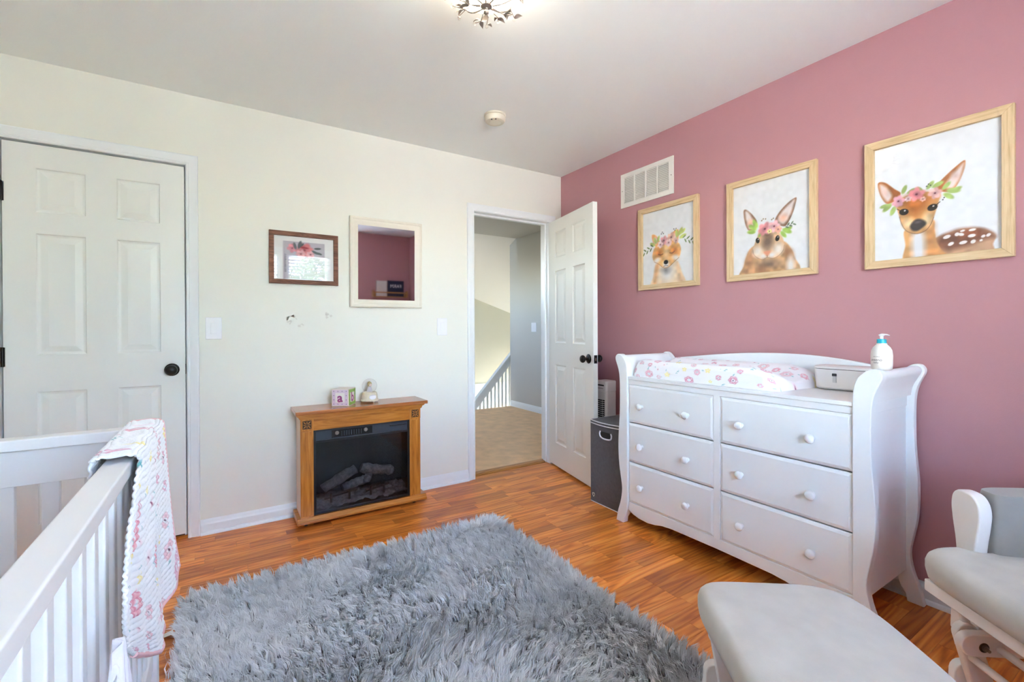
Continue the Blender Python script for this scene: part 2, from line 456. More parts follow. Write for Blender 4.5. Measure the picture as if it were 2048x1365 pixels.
for i, (a, b, y0, y1) in enumerate(planks):
    if i < 299:
        o = bpy.data.objects.new('plank', ub); link(o, fl)
        o.location = (a + 0.0004, y0 + 0.0004, -0.0002 * rng.random()); o.scale = (b - a - 0.0008, y1 - y0 - 0.0008, 1)
    else:
        rest.box(a + 0.0004, b - 0.0004, y0 + 0.0004, y1 - 0.0004, -0.004, 0)
o = rest.build('plank', M_floor, fl); o['kind'] = 'stuff'

# white wall with the two door openings
D1 = (-0.873, -0.173, 2.045); D2 = (1.610, 2.326, 2.034); TH = 0.12
wb_ = MB()
wb_.box(XL - 0.1, D1[0] - 0.012, D, D + TH, 0, H).box(D1[0] - 0.012, D1[1] + 0.012, D, D + TH, D1[2] + 0.012, H)
wb_.box(D1[1] + 0.012, D2[0] - 0.015, D, D + TH, 0, H).box(D2[0] - 0.015, D2[1] + 0.015, D, D + TH, D2[2] + 0.015, H).box(D2[1] + 0.015, W + 0.1, D, D + TH, 0, H)
wall_back = struct('wall_back', wb_, M_white)
# grey scuff marks on the paint
M_scuff = mat('scuff_mark', rgb(221, 219, 210), 0.9)
def scuff(px, pz, r, n, seed):
    g = random.Random(seed); mb = MB()
    for _ in range(n):
        a = g.uniform(0, 6.28); d = r * math.sqrt(g.random()); s_ = g.uniform(0.003, 0.010)
        x, z = px + d * math.cos(a), pz + d * math.sin(a) * 0.8
        pts = [(x + s_ * g.uniform(0.6, 1.2) * math.cos(t * 1.047), z + s_ * g.uniform(0.6, 1.2) * math.sin(t * 1.047)) for t in range(6)]
        mb.prism(pts, 1, D - 0.0004, D + 0.001)
    return mb.build('scuff', M_scuff, wall_back)
scuff(0.352, 1.205, 0.035, 16, 3); scuff(0.565, 1.235, 0.022, 8, 4); scuff(0.405, 1.172, 0.016, 5, 5)
struct('wall_right', MB().box(W, W + 0.1, YB - 0.1, D + TH, 0, H), M_pink)
struct('wall_left', MB().box(XL - 0.1, XL, YB - 0.1, D + TH, 0, H), M_white)
struct('ceiling', MB().box(XL - 0.1, W + 0.1, YB - 0.1, D + TH, H, H + 0.1), M_ceil)
# closet void behind the closed door
struct('wall_closet', MB().box(D1[0] - 0.1, D1[1] + 0.1, D + TH + 0.02, D + TH + 0.06, 0, H), M_dark)
# wall behind the camera with a double window
WIN = [(0.06, 0.66), (0.74, 1.31)]; WZ = (0.85, 2.20)
wm = MB(); Y0, Y1 = YB - 0.13, YB
wm.box(XL - 0.1, WIN[0][0], Y0, Y1, 0, H).box(WIN[0][0], WIN[1][1], Y0, Y1, 0, WZ[0]).box(WIN[0][0], WIN[1][1], Y0, Y1, WZ[1], H)
wm.box(WIN[0][1], WIN[1][0], Y0, Y1, WZ[0], WZ[1]).box(WIN[1][1], W + 0.1, Y0, Y1, 0, H)
struct('wall_behind', wm, M_pink)
M_vinyl = mat('white_vinyl', rgb(240, 242, 244), 0.4)
for i, (a, b) in enumerate(WIN):
    fm = MB(); t = 0.035
    fm.box(a, a + t, Y0 + 0.01, Y0 + 0.07, WZ[0], WZ[1]).box(b - t, b, Y0 + 0.01, Y0 + 0.07, WZ[0], WZ[1])
    fm.box(a + t, b - t, Y0 + 0.01, Y0 + 0.07, WZ[0], WZ[0] + t).box(a + t, b - t, Y0 + 0.01, Y0 + 0.07, WZ[1] - t, WZ[1])
    wn = struct('window_%d' % (i + 1), fm, M_vinyl)
    box('sash_rail', M_vinyl, wn, a + t, b - t, Y0 + 0.02, Y0 + 0.06, 1.50, 1.535)
    box('window_pane', M_glass, wn, a + t, b - t, Y0 + 0.036, Y0 + 0.040, WZ[0] + t, WZ[1] - t)
    box('window_sill', M_trim, wn, a - 0.05, b + 0.05, YB, YB + 0.03, WZ[0] - 0.03, WZ[0])
    cz = MB(); cw = 0.06
    cz.box(a - cw if i == 0 else a - 0.02, a, YB, YB + 0.015, WZ[0], WZ[1] + cw).box(b, b + cw if i == 1 else b + 0.02, YB, YB + 0.015, WZ[0], WZ[1] + cw).box(a, b, YB, YB + 0.015, WZ[1], WZ[1] + cw)
    cz.build('window_casing', M_trim, wn)
    bl = thing('window_blind', 'white slatted blind hanging in the %s window behind the camera' % ('left' if i else 'right'), 'blind', (lerp(a, b, .5), YB - 0.03, WZ[1]), group='window blinds')
    bl['label'] = 'white horizontal blind reflected in the framed print, %s' % ('the wide full one' if i else 'the narrow strip at its left')
    box('headrail', M_vinyl, bl, a + 0.003, b - 0.003, YB - 0.05, YB - 0.01, WZ[1] - 0.04, WZ[1] - 0.001)
    sl = MB(); z = WZ[1] - 0.06
    while z > WZ[0] + 0.03:
        sl.add([(a + 0.006, YB - 0.048, z - 0.006), (b - 0.006, YB - 0.048, z - 0.006), (b - 0.006, YB - 0.010, z + 0.006), (a + 0.006, YB - 0.010, z + 0.006),
                (a + 0.006, YB - 0.048, z - 0.0045), (b - 0.006, YB - 0.048, z - 0.0045), (b - 0.006, YB - 0.010, z + 0.0075), (a + 0.006, YB - 0.010, z + 0.0075)],
               [(0, 3, 2, 1), (4, 5, 6, 7), (0, 1, 5, 4), (1, 2, 6, 5), (2, 3, 7, 6), (3, 0, 4, 7)])
        z -= 0.043
    so = sl.build('slats', M_vinyl, bl); so['kind'] = 'stuff'
    box('bottom_rail', M_vinyl, bl, a + 0.006, b - 0.006, YB - 0.045, YB - 0.015, WZ[0] + 0.003, WZ[0] + 0.02)

# ---- trim profiles
CAS = [(0, 0), (0, 0.010), (0.006, 0.014), (0.012, 0.014), (0.016, 0.011), (0.022, 0.012), (0.044, 0.017), (0.050, 0.019), (0.055, 0.017), (0.057, 0.012), (0.057, 0)]
def casing(name, x0, x1, zt, parent=None, feet=True):
    """profile measured from the opening outwards, proud of the wall towards the room"""
    mb = MB(); n = len(CAS); vs = []
    corners = [(x0, 0.0, -1, 0), (x0, zt, -1, 1), (x1, zt, 1, 1), (x1, 0.0, 1, 0)]
    for cx, cz, sx, sz in corners:
        for w_, d_ in CAS:
            vs.append((cx + sx * w_, D - d_, cz + sz * w_))
    fs = []
    for k in range(3):
        for i in range(n - 1):
            fs.append((k * n + i, k * n + i + 1, (k + 1) * n + i + 1, (k + 1) * n + i))
    mb.add(vs, fs)
    o = struct(name, mb, M_trim, smooth=30)
    jm = MB()
    jm.box(x0 - 0.012, x0, D - 0.002, D + TH, 0, zt).box(x1, x1 + 0.012, D - 0.002, D + TH, 0, zt).box(x0 - 0.012, x1 + 0.012, D - 0.002, D + TH, zt, zt + 0.012)
    jm.build('jamb', M_trim, o)
    return o
t1 = casing('trim_1', D1[0] - 0.004, D1[1] + 0.004, D1[2] + 0.003)
t2 = casing('trim_2', D2[0], D2[1], D2[2])
st = MB(); st.box(D2[0], D2[0] + 0.012, D + 0.045, D + 0.08, 0, D2[2] - 0.012).box(D2[1] - 0.012, D2[1], D + 0.045, D + 0.08, 0, D2[2] - 0.012).box(D2[0], D2[1], D + 0.045, D + 0.08, D2[2] - 0.012, D2[2])
st.build('door_stop_strip', M_trim, t2)
box('strike_plate', M_black, t2, D2[0], D2[0] + 0.0015, D + 0.012, D + 0.038, 0.88, 0.94)
sm = MB().box(D1[0], D1[0] + 0.012, D + 0.045, D + 0.08, 0, D1[2]).box(D1[1] - 0.012, D1[1], D + 0.045, D + 0.08, 0, D1[2]).box(D1[0], D1[1], D + 0.045, D + 0.08, D1[2] - 0.012, D1[2])
sm.build('door_stop_strip', M_trim, t1)
# baseboards
BPRO = [(0, 0), (0.013, 0), (0.013, 0.052), (0.011, 0.058), (0.008, 0.062), (0.007, 0.070), (0.004, 0.078), (0.0, 0.082)]
SHOE = [(0.013, 0), (0.026, 0), (0.026, 0.006), (0.022, 0.014), (0.013, 0.018)]
def baseboard(name, p0, p1, nrm):
    mb = MB()
    for pro in (BPRO, SHOE):
        n = len(pro); vs = []
        for p in (p0, p1):
            for d_, z_ in pro: vs.append((p[0] + nrm[0] * d_, p[1] + nrm[1] * d_, z_))
        fs = [(i, (i + 1) % n, n + (i + 1) % n, n + i) for i in range(n)] + [tuple(range(n)), tuple(range(n, 2 * n))[::-1]]
        mb.add(vs, fs)
    return struct(name, mb, M_trim, smooth=30)
baseboard('baseboard_back', (D1[1] + 0.061, D), (D2[0] - 0.057, D), (0, -1))
baseboard('baseboard_back_corner', (D2[1] + 0.057, D), (W, D), (0, -1))
baseboard('baseboard_back_closet', (XL, D), (D1[0] - 0.061, D), (0, -1))
baseboard('baseboard_right', (W, YB), (W, D - 0.02), (-1, 0))
baseboard('baseboard_left', (XL, YB), (XL, D - 0.02), (1, 0))
baseboard('baseboard_behind', (XL + 0.03, YB), (W - 0.03, YB), (0, 1))

# ---- six-panel doors (local: x along the door from its hinge, y through it, face at y=0 and y=t)
def panel_piece(x0, x1, z0, z1, y, sgn):
    """recessed moulding round a raised field; sgn = +1 when the door's face looks to -y"""
    steps = [(0, 0.0), (0.005, 0.006), (0.012, 0.008), (0.016, 0.008), (0.042, 0.002)]
    mb = MB(); vs = []
    for ins, d in steps:
        yy = y + sgn * d
        vs += [(x0 + ins, yy, z0 + ins), (x1 - ins, yy, z0 + ins), (x1 - ins, yy, z1 - ins), (x0 + ins, yy, z1 - ins)]
    fs = []
    for k in range(len(steps) - 1):
        for i in range(4):
            fs.append((4 * k + i, 4 * k + (i + 1) % 4, 4 * k + 4 + (i + 1) % 4, 4 * k + 4 + i))
    k = 4 * (len(steps) - 1); fs.append((k, k + 1, k + 2, k + 3))
    if sgn < 0: fs = [f[::-1] for f in fs]
    return mb.add(vs, fs)
def knob(parent, x, z, y, sgn):
    pr = [(0.0001, 0.0), (0.033, 0.0), (0.034, 0.004), (0.030, 0.007), (0.026, 0.008), (0.024, 0.012), (0.013, 0.015), (0.011, 0.030), (0.014, 0.034), (0.024, 0.040),
          (0.0275, 0.048), (0.0265, 0.056), (0.020, 0.064), (0.010, 0.067), (0.0001, 0.068)]
    return MB().lathe([(r, sgn * h) for r, h in pr], (x, y, z), 'y', 28).build('door_knob', M_black, parent, smooth=35)
def six_panel(root, w, h, t, z0=0.0, sides=(1,)):
    xs = [(0.112, 0.292), (0.410, 0.588)] if w < 0.705 else [(0.115, 0.300), (0.413, 0.598)]
    zs = [(0.205, 0.847), (1.025, 1.612), (1.716, 1.927)]
    fm = MB()
    def both(x0, x1, a, b): fm.box(x0, x1, 0, t, a, b)
    both(0, xs[0][0], z0, h); both(xs[1][1], w, z0, h)
    zz = [z0] + [q for p in zs for q in p] + [h]
    for k in range(0, len(zz), 2): both(xs[0][0], xs[1][1], zz[k], zz[k + 1])
    for a, b in zs: both(xs[0][1], xs[1][0], a, b)
    fr = fm.build('door_frame', M_door, root)
    for a, b in zs:
        for c, d in xs:
            mb = panel_piece(c, d, a, b, 0.0, 1)
            k = panel_piece(c, d, a, b, t, -1); mb.add(k.v, k.f)
            mb.build('door_panel', M_door, root, recalc=False)
d1 = thing('door_1', None, None, (D1[0] + 0.003, D + 0.006, 0), local=True); d1['kind'] = 'structure'
six_panel(d1, 0.694, 2.040, 0.035, 0.022)
knob(d1, 0.635, 0.928, 0.0, -1)
box('latch_plate', M_black, d1, 0.692, 0.6955, 0.002, 0.03, 0.90, 0.956)
for z in (1.80, 1.02, 0.25):
    hg = MB().lathe([(0.0001, -0.046), (0.006, -0.046), (0.006, 0.046), (0.0001, 0.046)], (-0.002, -0.006, z), 'z', 10); hg.box(-0.004, 0.006, -0.005, 0.0, z - 0.045, z + 0.045)
    hg.build('hinge', M_black, d1, smooth=40)
dd = Vector((-0.150, -0.735, 0)).normalized()
d2 = thing('door_2', None, None, (D2[1] - 0.006, D - 0.004, 0), math.atan2(dd.y, dd.x), local=True); d2['kind'] = 'structure'
six_panel(d2, 0.710, 2.026, 0.035, 0.018)     # local +y looks towards the pink wall
d2.rotation_euler = (0, 0, math.atan2(dd.y, dd.x))
d2.location = Vector((D2[1] - 0.006, D - 0.004, 0))
knob(d2, 0.648, 0.925, 0.0, -1); knob(d2, 0.648, 0.925, 0.035, 1)
box('latch_plate', M_black, d2, 0.709, 0.7115, 0.005, 0.030, 0.895, 0.953)
MB().prism([(0.711, 0.012), (0.711, 0.024), (0.7205, 0.012)], 2, 0.914, 0.934).build('latch_bolt', M_steel, d2)
MB().lathe([(0.0001, 0), (0.009, 0), (0.012, 0.004), (0.012, 0.016), (0.0001, 0.018)], (0.66, 0.018, 0.0), 'z', 12).build('door_stop', mat('cream_rubber', rgb(226, 214, 196), 0.6), d2, smooth=40)
for z in (1.80, 1.02, 0.25):
    MB().lathe([(0.0001, -0.046), (0.006, -0.046), (0.006, 0.046), (0.0001, 0.046)], (-0.006, 0.040, z), 'z', 10).build('hinge', M_black, d2, smooth=40)

# ================================================================== THE HALL beyond the open door
M_carpet = mat('tan_carpet', rgb(246, 206, 162), 0.95, var=0.10, vscale=9, bump=0.9, bscale=420)
M_hall = mat('grey_hall_paint', rgb(198, 196, 190), 0.8, bump=0.1, bscale=260)
M_sage = mat('sage_wall_paint', rgb(200, 197, 180), 0.8)
M_vault = mat('white_vault_paint', rgb(236, 234, 228), 0.85)
HX, HY = 3.57, 5.65
struct('floor_hall', MB().box(0.9, HX, D + TH, HY, -0.12, 0.006), M_carpet)
struct('trim_threshold', MB().prism([(D + 0.045, 0), (D + 0.045, 0.004), (D + 0.065, 0.012), (D + 0.105, 0.014), (D + TH + 0.008, 0.010), (D + TH + 0.008, 0.0)], 0, D2[0], D2[1]),
       wood('threshold_oak', [(0.3, rgb(150, 92, 40)), (0.5, rgb(190, 126, 62)), (0.75, rgb(206, 146, 80))], along=0, fine=60, long=3, rough=0.35))
struct('wall_hall_right', MB().box(HX, HX + 0.1, D + TH, HY + 0.02, 0, H), M_hall)
struct('wall_hall_left', MB().box(0.8, 0.9, D + TH, 4.9, 0, H).box(0.8, 0.9, 5.5, HY, 0, H).box(0.8, 0.9, 4.9, 5.5, 0, 1.55).box(0.8, 0.9, 4.9, 5.5, 2.15, H), M_hall)  # bare opening out of view, added to let daylight into the hall
struct('wall_hall_side', MB().box(W + 0.1, HX + 0.1, D + 0.001, D + TH, 0, H), M_hall)
struct('ceiling_hall', MB().box(0.8, HX + 0.1, D + TH, HY - 0.15, H, H + 0.1), M_hall)
def hall_bb():
    mb = MB(); n = len(BPRO); vs = []
    for y in (D + TH, HY):
        for d_, z_ in BPRO: vs.append((HX - d_, y, z_ * 1.05 + 0.004))
    fs = [(i, (i + 1) % n, n + (i + 1) % n, n + i) for i in range(n)] + [tuple(range(n)), tuple(range(n, 2 * n))[::-1]]
    mb.add(vs, fs); return struct('baseboard_hall', mb, M_trim, smooth=30)
hall_bb()
FY = 7.15
struct('wall_stair_far', MB().box(1.0, 5.6, FY, FY + 0.1, 0.16, 3.4), M_sage)
struct('wall_stair_low', MB().box(1.0, 5.6, FY - 0.03, FY + 0.07, -2.6, 0.16), M_vault)
struct('wall_stair_right', MB().box(5.5, 5.6, HY, 5.95, -2.6, 3.4).box(5.5, 5.6, 6.75, FY, -2.6, 3.4).box(5.5, 5.6, 5.95, 6.75, 0.50, 3.4).box(5.5, 5.6, 5.95, 6.75, -2.6, -0.8), M_sage)  # bare opening out of view, sited to light the vault and far wall
struct('wall_stair_return', MB().box(HX + 0.1, 5.6, HY - 0.1, HY, -2.6, 3.4), M_hall)
struct('floor_stair', MB().box(1.0, 5.6, HY, FY, -2.7, -2.6), M_carpet)
struct('wall_stair_under', MB().box(0.8, HX + 0.1, HY - 0.08, HY - 0.005, -2.6, -0.12), M_vault)
lw = MB(); lw.box(0.9, 1.0, HY, FY + 0.1, -2.6, 3.6)
struct('wall_stair_left', lw, M_vault)
# sloping ceiling: through the line seen on the far wall and the end of the hall ceiling
def vz(x, y):
    return 1.68 - 0.333 * (x - 3.75) + (FY - y) * (2.44 - 1.74) / (FY - HY + 0.15)
vv = [(0.8, HY - 0.2), (5.7, HY - 0.2), (5.7, FY + 0.15), (0.8, FY + 0.15)]
mb = MB().add([(x, y, vz(x, y)) for x, y in vv] + [(x, y, vz(x, y) + 0.1) for x, y in vv], [(0, 1, 2, 3), (7, 6, 5, 4), (0, 4, 5, 1), (1, 5, 6, 2), (2, 6, 7, 3), (3, 7, 4, 0)])
struct('ceiling_stair', mb, M_vault)
struct('wall_hall_gable', MB().box(0.8, HX + 0.1, HY - 0.2, HY - 0.15, H + 0.1, 3.6), M_vault)
# stair railing
sr = thing('stair_railing', 'white sloping stair railing with balusters beyond the open door', 'railing', (3.3, HY + 0.02, -0.12))
def rz(x): return 0.112 + (x - 2.972) * (0.806 - 0.112) / (3.624 - 2.972)
xa, xb = 2.55, 3.60
MB().prism([(xa, rz(xa) - 0.15), (xb, rz(xb) - 0.15), (xb, rz(xb) - 0.02), (xa, rz(xa) - 0.02)], 1, HY + 0.03, HY + 0.07).build('rail_board', M_trim, sr)
MB().prism([(xa, rz(xa) - 0.02), (xb, rz(xb) - 0.02), (xb, rz(xb) + 0.012), (xa, rz(xa) + 0.012)], 1, HY + 0.015, HY + 0.085).build('handrail', M_trim, sr, bevel=0.005)
x = xb - 0.03
while x > 2.7:
    box('baluster', M_trim, sr, x - 0.011, x + 0.011, HY + 0.04, HY + 0.06, -0.30, rz(x) - 0.14)
    x -= 0.062

# ---- light switches
def switch(name, label, mk, rocker=1, w=0.078, h=0.124):
    """mk(a,b,c): a along wall, b height, c out of wall -> world"""
    o = mk(0, 0, 0); t = thing(name, label, 'light switch', o)
    def bx(nm, a0, a1, b0, b1, c0, c1, bev):
        p, q = Vector(mk(a0, b0, c0)), Vector(mk(a1, b1, c1))
        return box(nm, M_plate, t, min(p.x, q.x), max(p.x, q.x), min(p.y, q.y), max(p.y, q.y), min(p.z, q.z), max(p.z, q.z), bev)
    bx('cover_plate', -w / 2, w / 2, -h / 2, h / 2, 0, 0.006, 0.003)
    for k in range(rocker):
        cx = (k - (rocker - 1) / 2) * 0.03; ww = 0.017 if rocker == 1 else 0.011
        bx('rocker_frame', cx - ww, cx + ww, -0.034, 0.034, 0.006, 0.0075, 0.001)
        bx('rocker', cx - ww + 0.003, cx + ww - 0.003, -0.030, 0.030, 0.0075, 0.0105, 0.002)
    for s_ in (-1, 1): bx('screw', -0.003, 0.003, s_ * 0.048 - 0.003, s_ * 0.048 + 0.003, 0.006, 0.0066, 0)
switch('light_switch', 'white rocker light switch beside the closed closet door', lambda a, b, c: (-0.044 + a, D - c, 1.152 + b))
switch('light_switch', 'white rocker light switch between the mirror and the open doorway', lambda a, b, c: (1.347 + a, D - c, 1.158 + b))
switch('light_switch', 'double white light switch on the grey hallway wall', lambda a, b, c: (HX - c, 5.06 + a, 1.158 + b), rocker=2, w=0.115)

# ================================================================== RUG
def vnoise(seed, n=64):
    g = np.random.RandomState(seed).rand(n, n)
    def f(x, y):
        x = np.mod(x, n - 1); y = np.mod(y, n - 1)
        ix, iy = x.astype(int), y.astype(int); tx, ty = x - ix, y - iy
        tx = tx * tx * (3 - 2 * tx); ty = ty * ty * (3 - 2 * ty)
        return (g[iy, ix] * (1 - tx) + g[iy, ix + 1] * tx) * (1 - ty) + (g[iy + 1, ix] * (1 - tx) + g[iy + 1, ix + 1] * tx) * ty
    return f
RX0, RX1, RY0, RY1 = -0.150, 1.360, 0.27, 2.345
rug = thing('shag_rug', 'fluffy grey shag rug lying on the wood floor', 'rug', (0.6, 1.3, 0))
rp = []
for cx, cy, a0 in ((RX1 - 0.06, RY1 - 0.06, 0), (RX0 + 0.06, RY1 - 0.06, 90), (RX0 + 0.06, RY0 + 0.06, 180), (RX1 - 0.06, RY0 + 0.06, 270)):
    for k in range(7): rp.append((cx + 0.06 * math.cos(R(a0 + 15 * k)), cy + 0.06 * math.sin(R(a0 + 15 * k))))
MB().prism(rp, 2, 0.0005, 0.008).build('backing', mat('rug_backing', rgb(120, 122, 126), 0.95), rug)
M_pile = None
m, nt, b = new_mat('grey_shag_pile'); M_pile = m
at = N(nt, 'Attribute'); at.attribute_name = 'print'; nt.links.new(at.outputs['Color'], b.inputs['Base Color'])
b.inputs['Roughness'].default_value = 0.75; b.inputs['Sheen Weight'].default_value = 0.25; b.inputs['Specular IOR Level'].default_value = 0.2
def build_pile():
    g = np.random.RandomState(11); sp = 0.0205
    xs = np.arange(RX0 + 0.004, RX1, sp); ys = np.arange(RY0 + 0.004, RY1, sp)
    X, Y = np.meshgrid(xs, ys); X = X.ravel() + g.uniform(-.5, .5, X.size) * sp; Y = Y.ravel() + g.uniform(-.5, .5, Y.size) * sp
    # rounded corners
    r = 0.06; dx = np.maximum(np.maximum(RX0 + r - X, X - RX1 + r), 0); dy = np.maximum(np.maximum(RY0 + r - Y, Y - RY1 + r), 0)
    keep = dx * dx + dy * dy <= r * r
    c = X * fh.x + Y * fh.y
    keep &= (c > 1.15) | (g.rand(X.size) < 0.35)
    X, Y = X[keep], Y[keep]; n = X.size
    f1, f2, f3, f4 = vnoise(1), vnoise(2), vnoise(3), vnoise(4)
    ang = 2 * np.pi * (0.9 * f1(X * 1.6 + 9, Y * 1.6 + 9) + 0.35 * f2(X * 5 + 3, Y * 5 + 5)) + g.normal(0, 0.75, n)
    mag = np.clip(0.30 + 0.75 * f3(X * 2.6 + 5, Y * 2.6 + 7) + g.normal(0, 0.22, n), 0.10, 1.15)
    lx, ly = np.cos(ang) * mag, np.sin(ang) * mag
    e = 0.05                                   # at the rim the pile falls outwards
    for cond, vx, vy in (((X < RX0 + e) & (Y > 1.68), -1, 0), (X > RX1 - e, 1, 0), (Y < RY0 + e, 0, -1), (Y > RY1 - e, 0, 1)):
        lx = np.where(cond, lx * 0.5 + vx * 0.55, lx); ly = np.where(cond, ly * 0.5 + vy * 0.55, ly)
    K = 22; L0 = 0.054 * (0.85 + 0.3 * f4(X * 5 + 1, Y * 5 + 2)) * g.uniform(0.72, 1.18, n)
    bx = np.repeat(X, K) + g.normal(0, 0.0070, n * K); by = np.repeat(Y, K) + g.normal(0, 0.0070, n * K)
    ex = np.repeat(lx, K) + g.normal(0, 0.09, n * K); ey = np.repeat(ly, K) + g.normal(0, 0.09, n * K)
    LL = np.repeat(L0, K) * g.uniform(0.75, 1.15, n * K)
    cxp, cyp = np.repeat(X, K), np.repeat(Y, K)
    tl = np.sqrt(ex * ex + ey * ey); up = 1 / np.sqrt(1 + tl * tl)
    # three heights per strand, bending over towards the tip
    th = g.uniform(0, np.pi, n * K); wx, wy = np.cos(th), np.sin(th); wd = g.uniform(0.0011, 0.0021, n * K)
    m_ = n * K; V = np.zeros((m_, 5, 3), np.float32)
    z0 = 0.006
    h1 = LL * 0.5; o1 = LL * 0.22; h2 = LL * (0.5 + 0.42 * up); o2 = LL * 0.68
    mx, my, mz = bx + ex * o1, by + ey * o1, z0 + h1 * np.sqrt(up)
    tx, ty, tz = 0.3 * bx + 0.7 * cxp + ex * o2, 0.3 * by + 0.7 * cyp + ey * o2, z0 + h2 * up ** 0.8
    V[:, 0] = np.stack([bx - wx * wd, by - wy * wd, np.full(m_, z0)], 1); V[:, 1] = np.stack([bx + wx * wd, by + wy * wd, np.full(m_, z0)], 1)
    V[:, 2] = np.stack([mx + wx * wd, my + wy * wd, mz], 1); V[:, 3] = np.stack([mx - wx * wd, my - wy * wd, mz], 1)
    V[:, 4] = np.stack([tx, ty, tz], 1)
    org = np.array([0.6, 1.3, 0], np.float32)
    me = bpy.data.meshes.new('pile')
    me.vertices.add(m_ * 5); me.vertices.foreach_set('co', (V - org).reshape(-1))
    base = np.arange(m_) * 5
    loops = np.stack([base, base + 1, base + 2, base + 3, base + 3, base + 2, base + 4], 1).astype(np.int32).ravel()
    me.loops.add(m_ * 7); me.loops.foreach_set('vertex_index', loops)
    me.polygons.add(m_ * 2)
    ls = np.stack([np.arange(m_) * 7, np.arange(m_) * 7 + 4], 1).astype(np.int32).ravel()
    me.polygons.foreach_set('loop_start', ls)
    me.polygons.foreach_set('use_smooth', np.ones(m_ * 2, bool))
    me.update(calc_edges=True); me.validate()
    tone = np.clip(0.9 + 0.25 * (np.repeat(f2(X * 4 + 30, Y * 4 + 12), K) - 0.5) + np.repeat(g.normal(0, 0.09, n), K) + g.normal(0, 0.05, m_), 0.6, 1.15)
    col = np.array(rgb(243, 244, 246))[None] * tone[:, None]
    a = np.ones((m_, 5, 4), np.float32); a[:, :, :3] = col[:, None, :]
    ca = me.color_attributes.new('print', 'FLOAT_COLOR', 'POINT'); ca.data.foreach_set('color', a.ravel())
    me.materials.append(M_pile)
    o = bpy.data.objects.new('pile', me); link(o, rug); o['kind'] = 'stuff'
build_pile()
tg = MB().add([(-0.165, 2.10, 0.014), (-0.205, 2.095, 0.012), (-0.215, 2.125, 0.004), (-0.165, 2.135, 0.012), (-0.165, 2.10, 0.0125), (-0.205, 2.095, 0.0105), (-0.215, 2.125, 0.0025), (-0.165, 2.135, 0.0105)],
             [(0, 1, 2, 3), (7, 6, 5, 4), (0, 4, 5, 1), (1, 5, 6, 2), (2, 6, 7, 3), (3, 7, 4, 0)])
tg.build('care_label', mat('white_label', rgb(238, 236, 230), 0.8), rug)

# ================================================================== DRESSER (sleigh changing table)
DC = 1.308                                       # its middle along the wall
XF, XR = 1.985, 2.425
dr = thing('dresser', 'white six-drawer sleigh changing dresser against the pink wall', 'dresser', (2.2, DC, 0))
OUT = [(0.0, 0.648), (0.03, 0.642), (0.07, 0.632), (0.13, 0.612), (0.20, 0.602), (0.27, 0.612), (0.34, 0.624), (0.43, 0.630), (0.52, 0.628), (0.62, 0.620), (0.70, 0.617), (0.80, 0.617),
       (0.86, 0.620), (0.90, 0.628), (0.935, 0.642), (0.955, 0.650), (0.972, 0.650), (0.986, 0.640), (0.990, 0.624), (0.985, 0.606), (0.970, 0.588), (0.945, 0.570), (0.91, 0.561), (0.87, 0.558)]
INN = [(0.14, 0.558), (0.085, 0.562), (0.055, 0.572), (0.03, 0.588), (0.0, 0.592)]
def post(sg, x0, x1):
    pts = catmull([(DC + sg * o_, z_) for z_, o_ in OUT], 3) + [(DC + sg * o_, z_) for z_, o_ in INN]
    MB().prism(pts, 0, x0, x1).build('post', M_furn, dr, bevel=0.004)
for sg in (-1, 1):
    post(sg, XF - 0.012, XF + 0.028); post(sg, XR - 0.03, XR)
    a, b = sorted((DC + sg * 0.565, DC + sg * 0.590))
    box('side_panel', M_furn, dr, XF + 0.028, XR - 0.03, a, b, 0.132, 0.885)
    roll = catmull([(DC + sg * o_, z_) for z_, o_ in [(0.86, 0.606), (0.90, 0.614), (0.935, 0.630), (0.955, 0.640), (0.970, 0.641), (0.980, 0.632), (0.982, 0.622), (0.976, 0.607), (0.962, 0.592), (0.94, 0.576), (0.90, 0.566), (0.86, 0.565)]], 4)
    MB().prism(roll, 0, XF + 0.028, XR - 0.03).build('side_roll', M_furn, dr, smooth=40)
    a, b = sorted((DC + sg * 0.585, DC + sg * 0.594)); box('side_rail', M_furn, dr, XF + 0.028, XR - 0.03, a, b, 0.815, 0.885, 0.0015)
yl, yr = DC + 0.558, DC - 0.558
box('top_board', M_furn, dr, XF - 0.008, XR - 0.03, yr, yl, 0.845, 0.862, 0.003)
box('top_rail', M_furn, dr, XF - 0.002, XF + 0.02, yr, yl, 0.817, 0.845)
box('carcass', M_furn, dr, XF + 0.10, XR - 0.031, yr + 0.009, yl - 0.009, 0.14, 0.844)
box('center_stile', M_furn, dr, XF - 0.002, XF + 0.02, 1.2905, 1.3225, 0.134, 0.817)
ap = [(yl, 0.134), (yl, 0.085), (1.835, 0.070), (1.79, 0.060), (1.73, 0.057), (1.68, 0.064), (1.63, 0.076), (1.57, 0.082), (1.31, 0.085), (1.05, 0.082), (0.99, 0.076), (0.94, 0.064), (0.89, 0.057), (0.83, 0.060), (0.785, 0.070), (yr, 0.085), (yr, 0.134)]
MB().prism(ap, 0, XF - 0.002, XF + 0.02).build('apron', M_furn, dr, bevel=0.002)
bk = [(DC + 0.60, 0.862), (DC + 0.60, 0.940), (DC + 0.56, 0.955), (DC + 0.45, 0.968), (DC + 0.28, 0.988), (DC + 0.10, 1.004), (DC - 0.10, 1.010), (DC - 0.25, 1.005), (DC - 0.40, 0.988), (DC - 0.52, 0.966), (DC - 0.60, 0.950), (DC - 0.60, 0.862)]
bk = [bk[0]] + catmull(bk[1:-1], 4) + [bk[-1]]
MB().prism(bk, 0, XR - 0.024, XR - 0.004).build('back_guard', M_furn, dr, bevel=0.003)
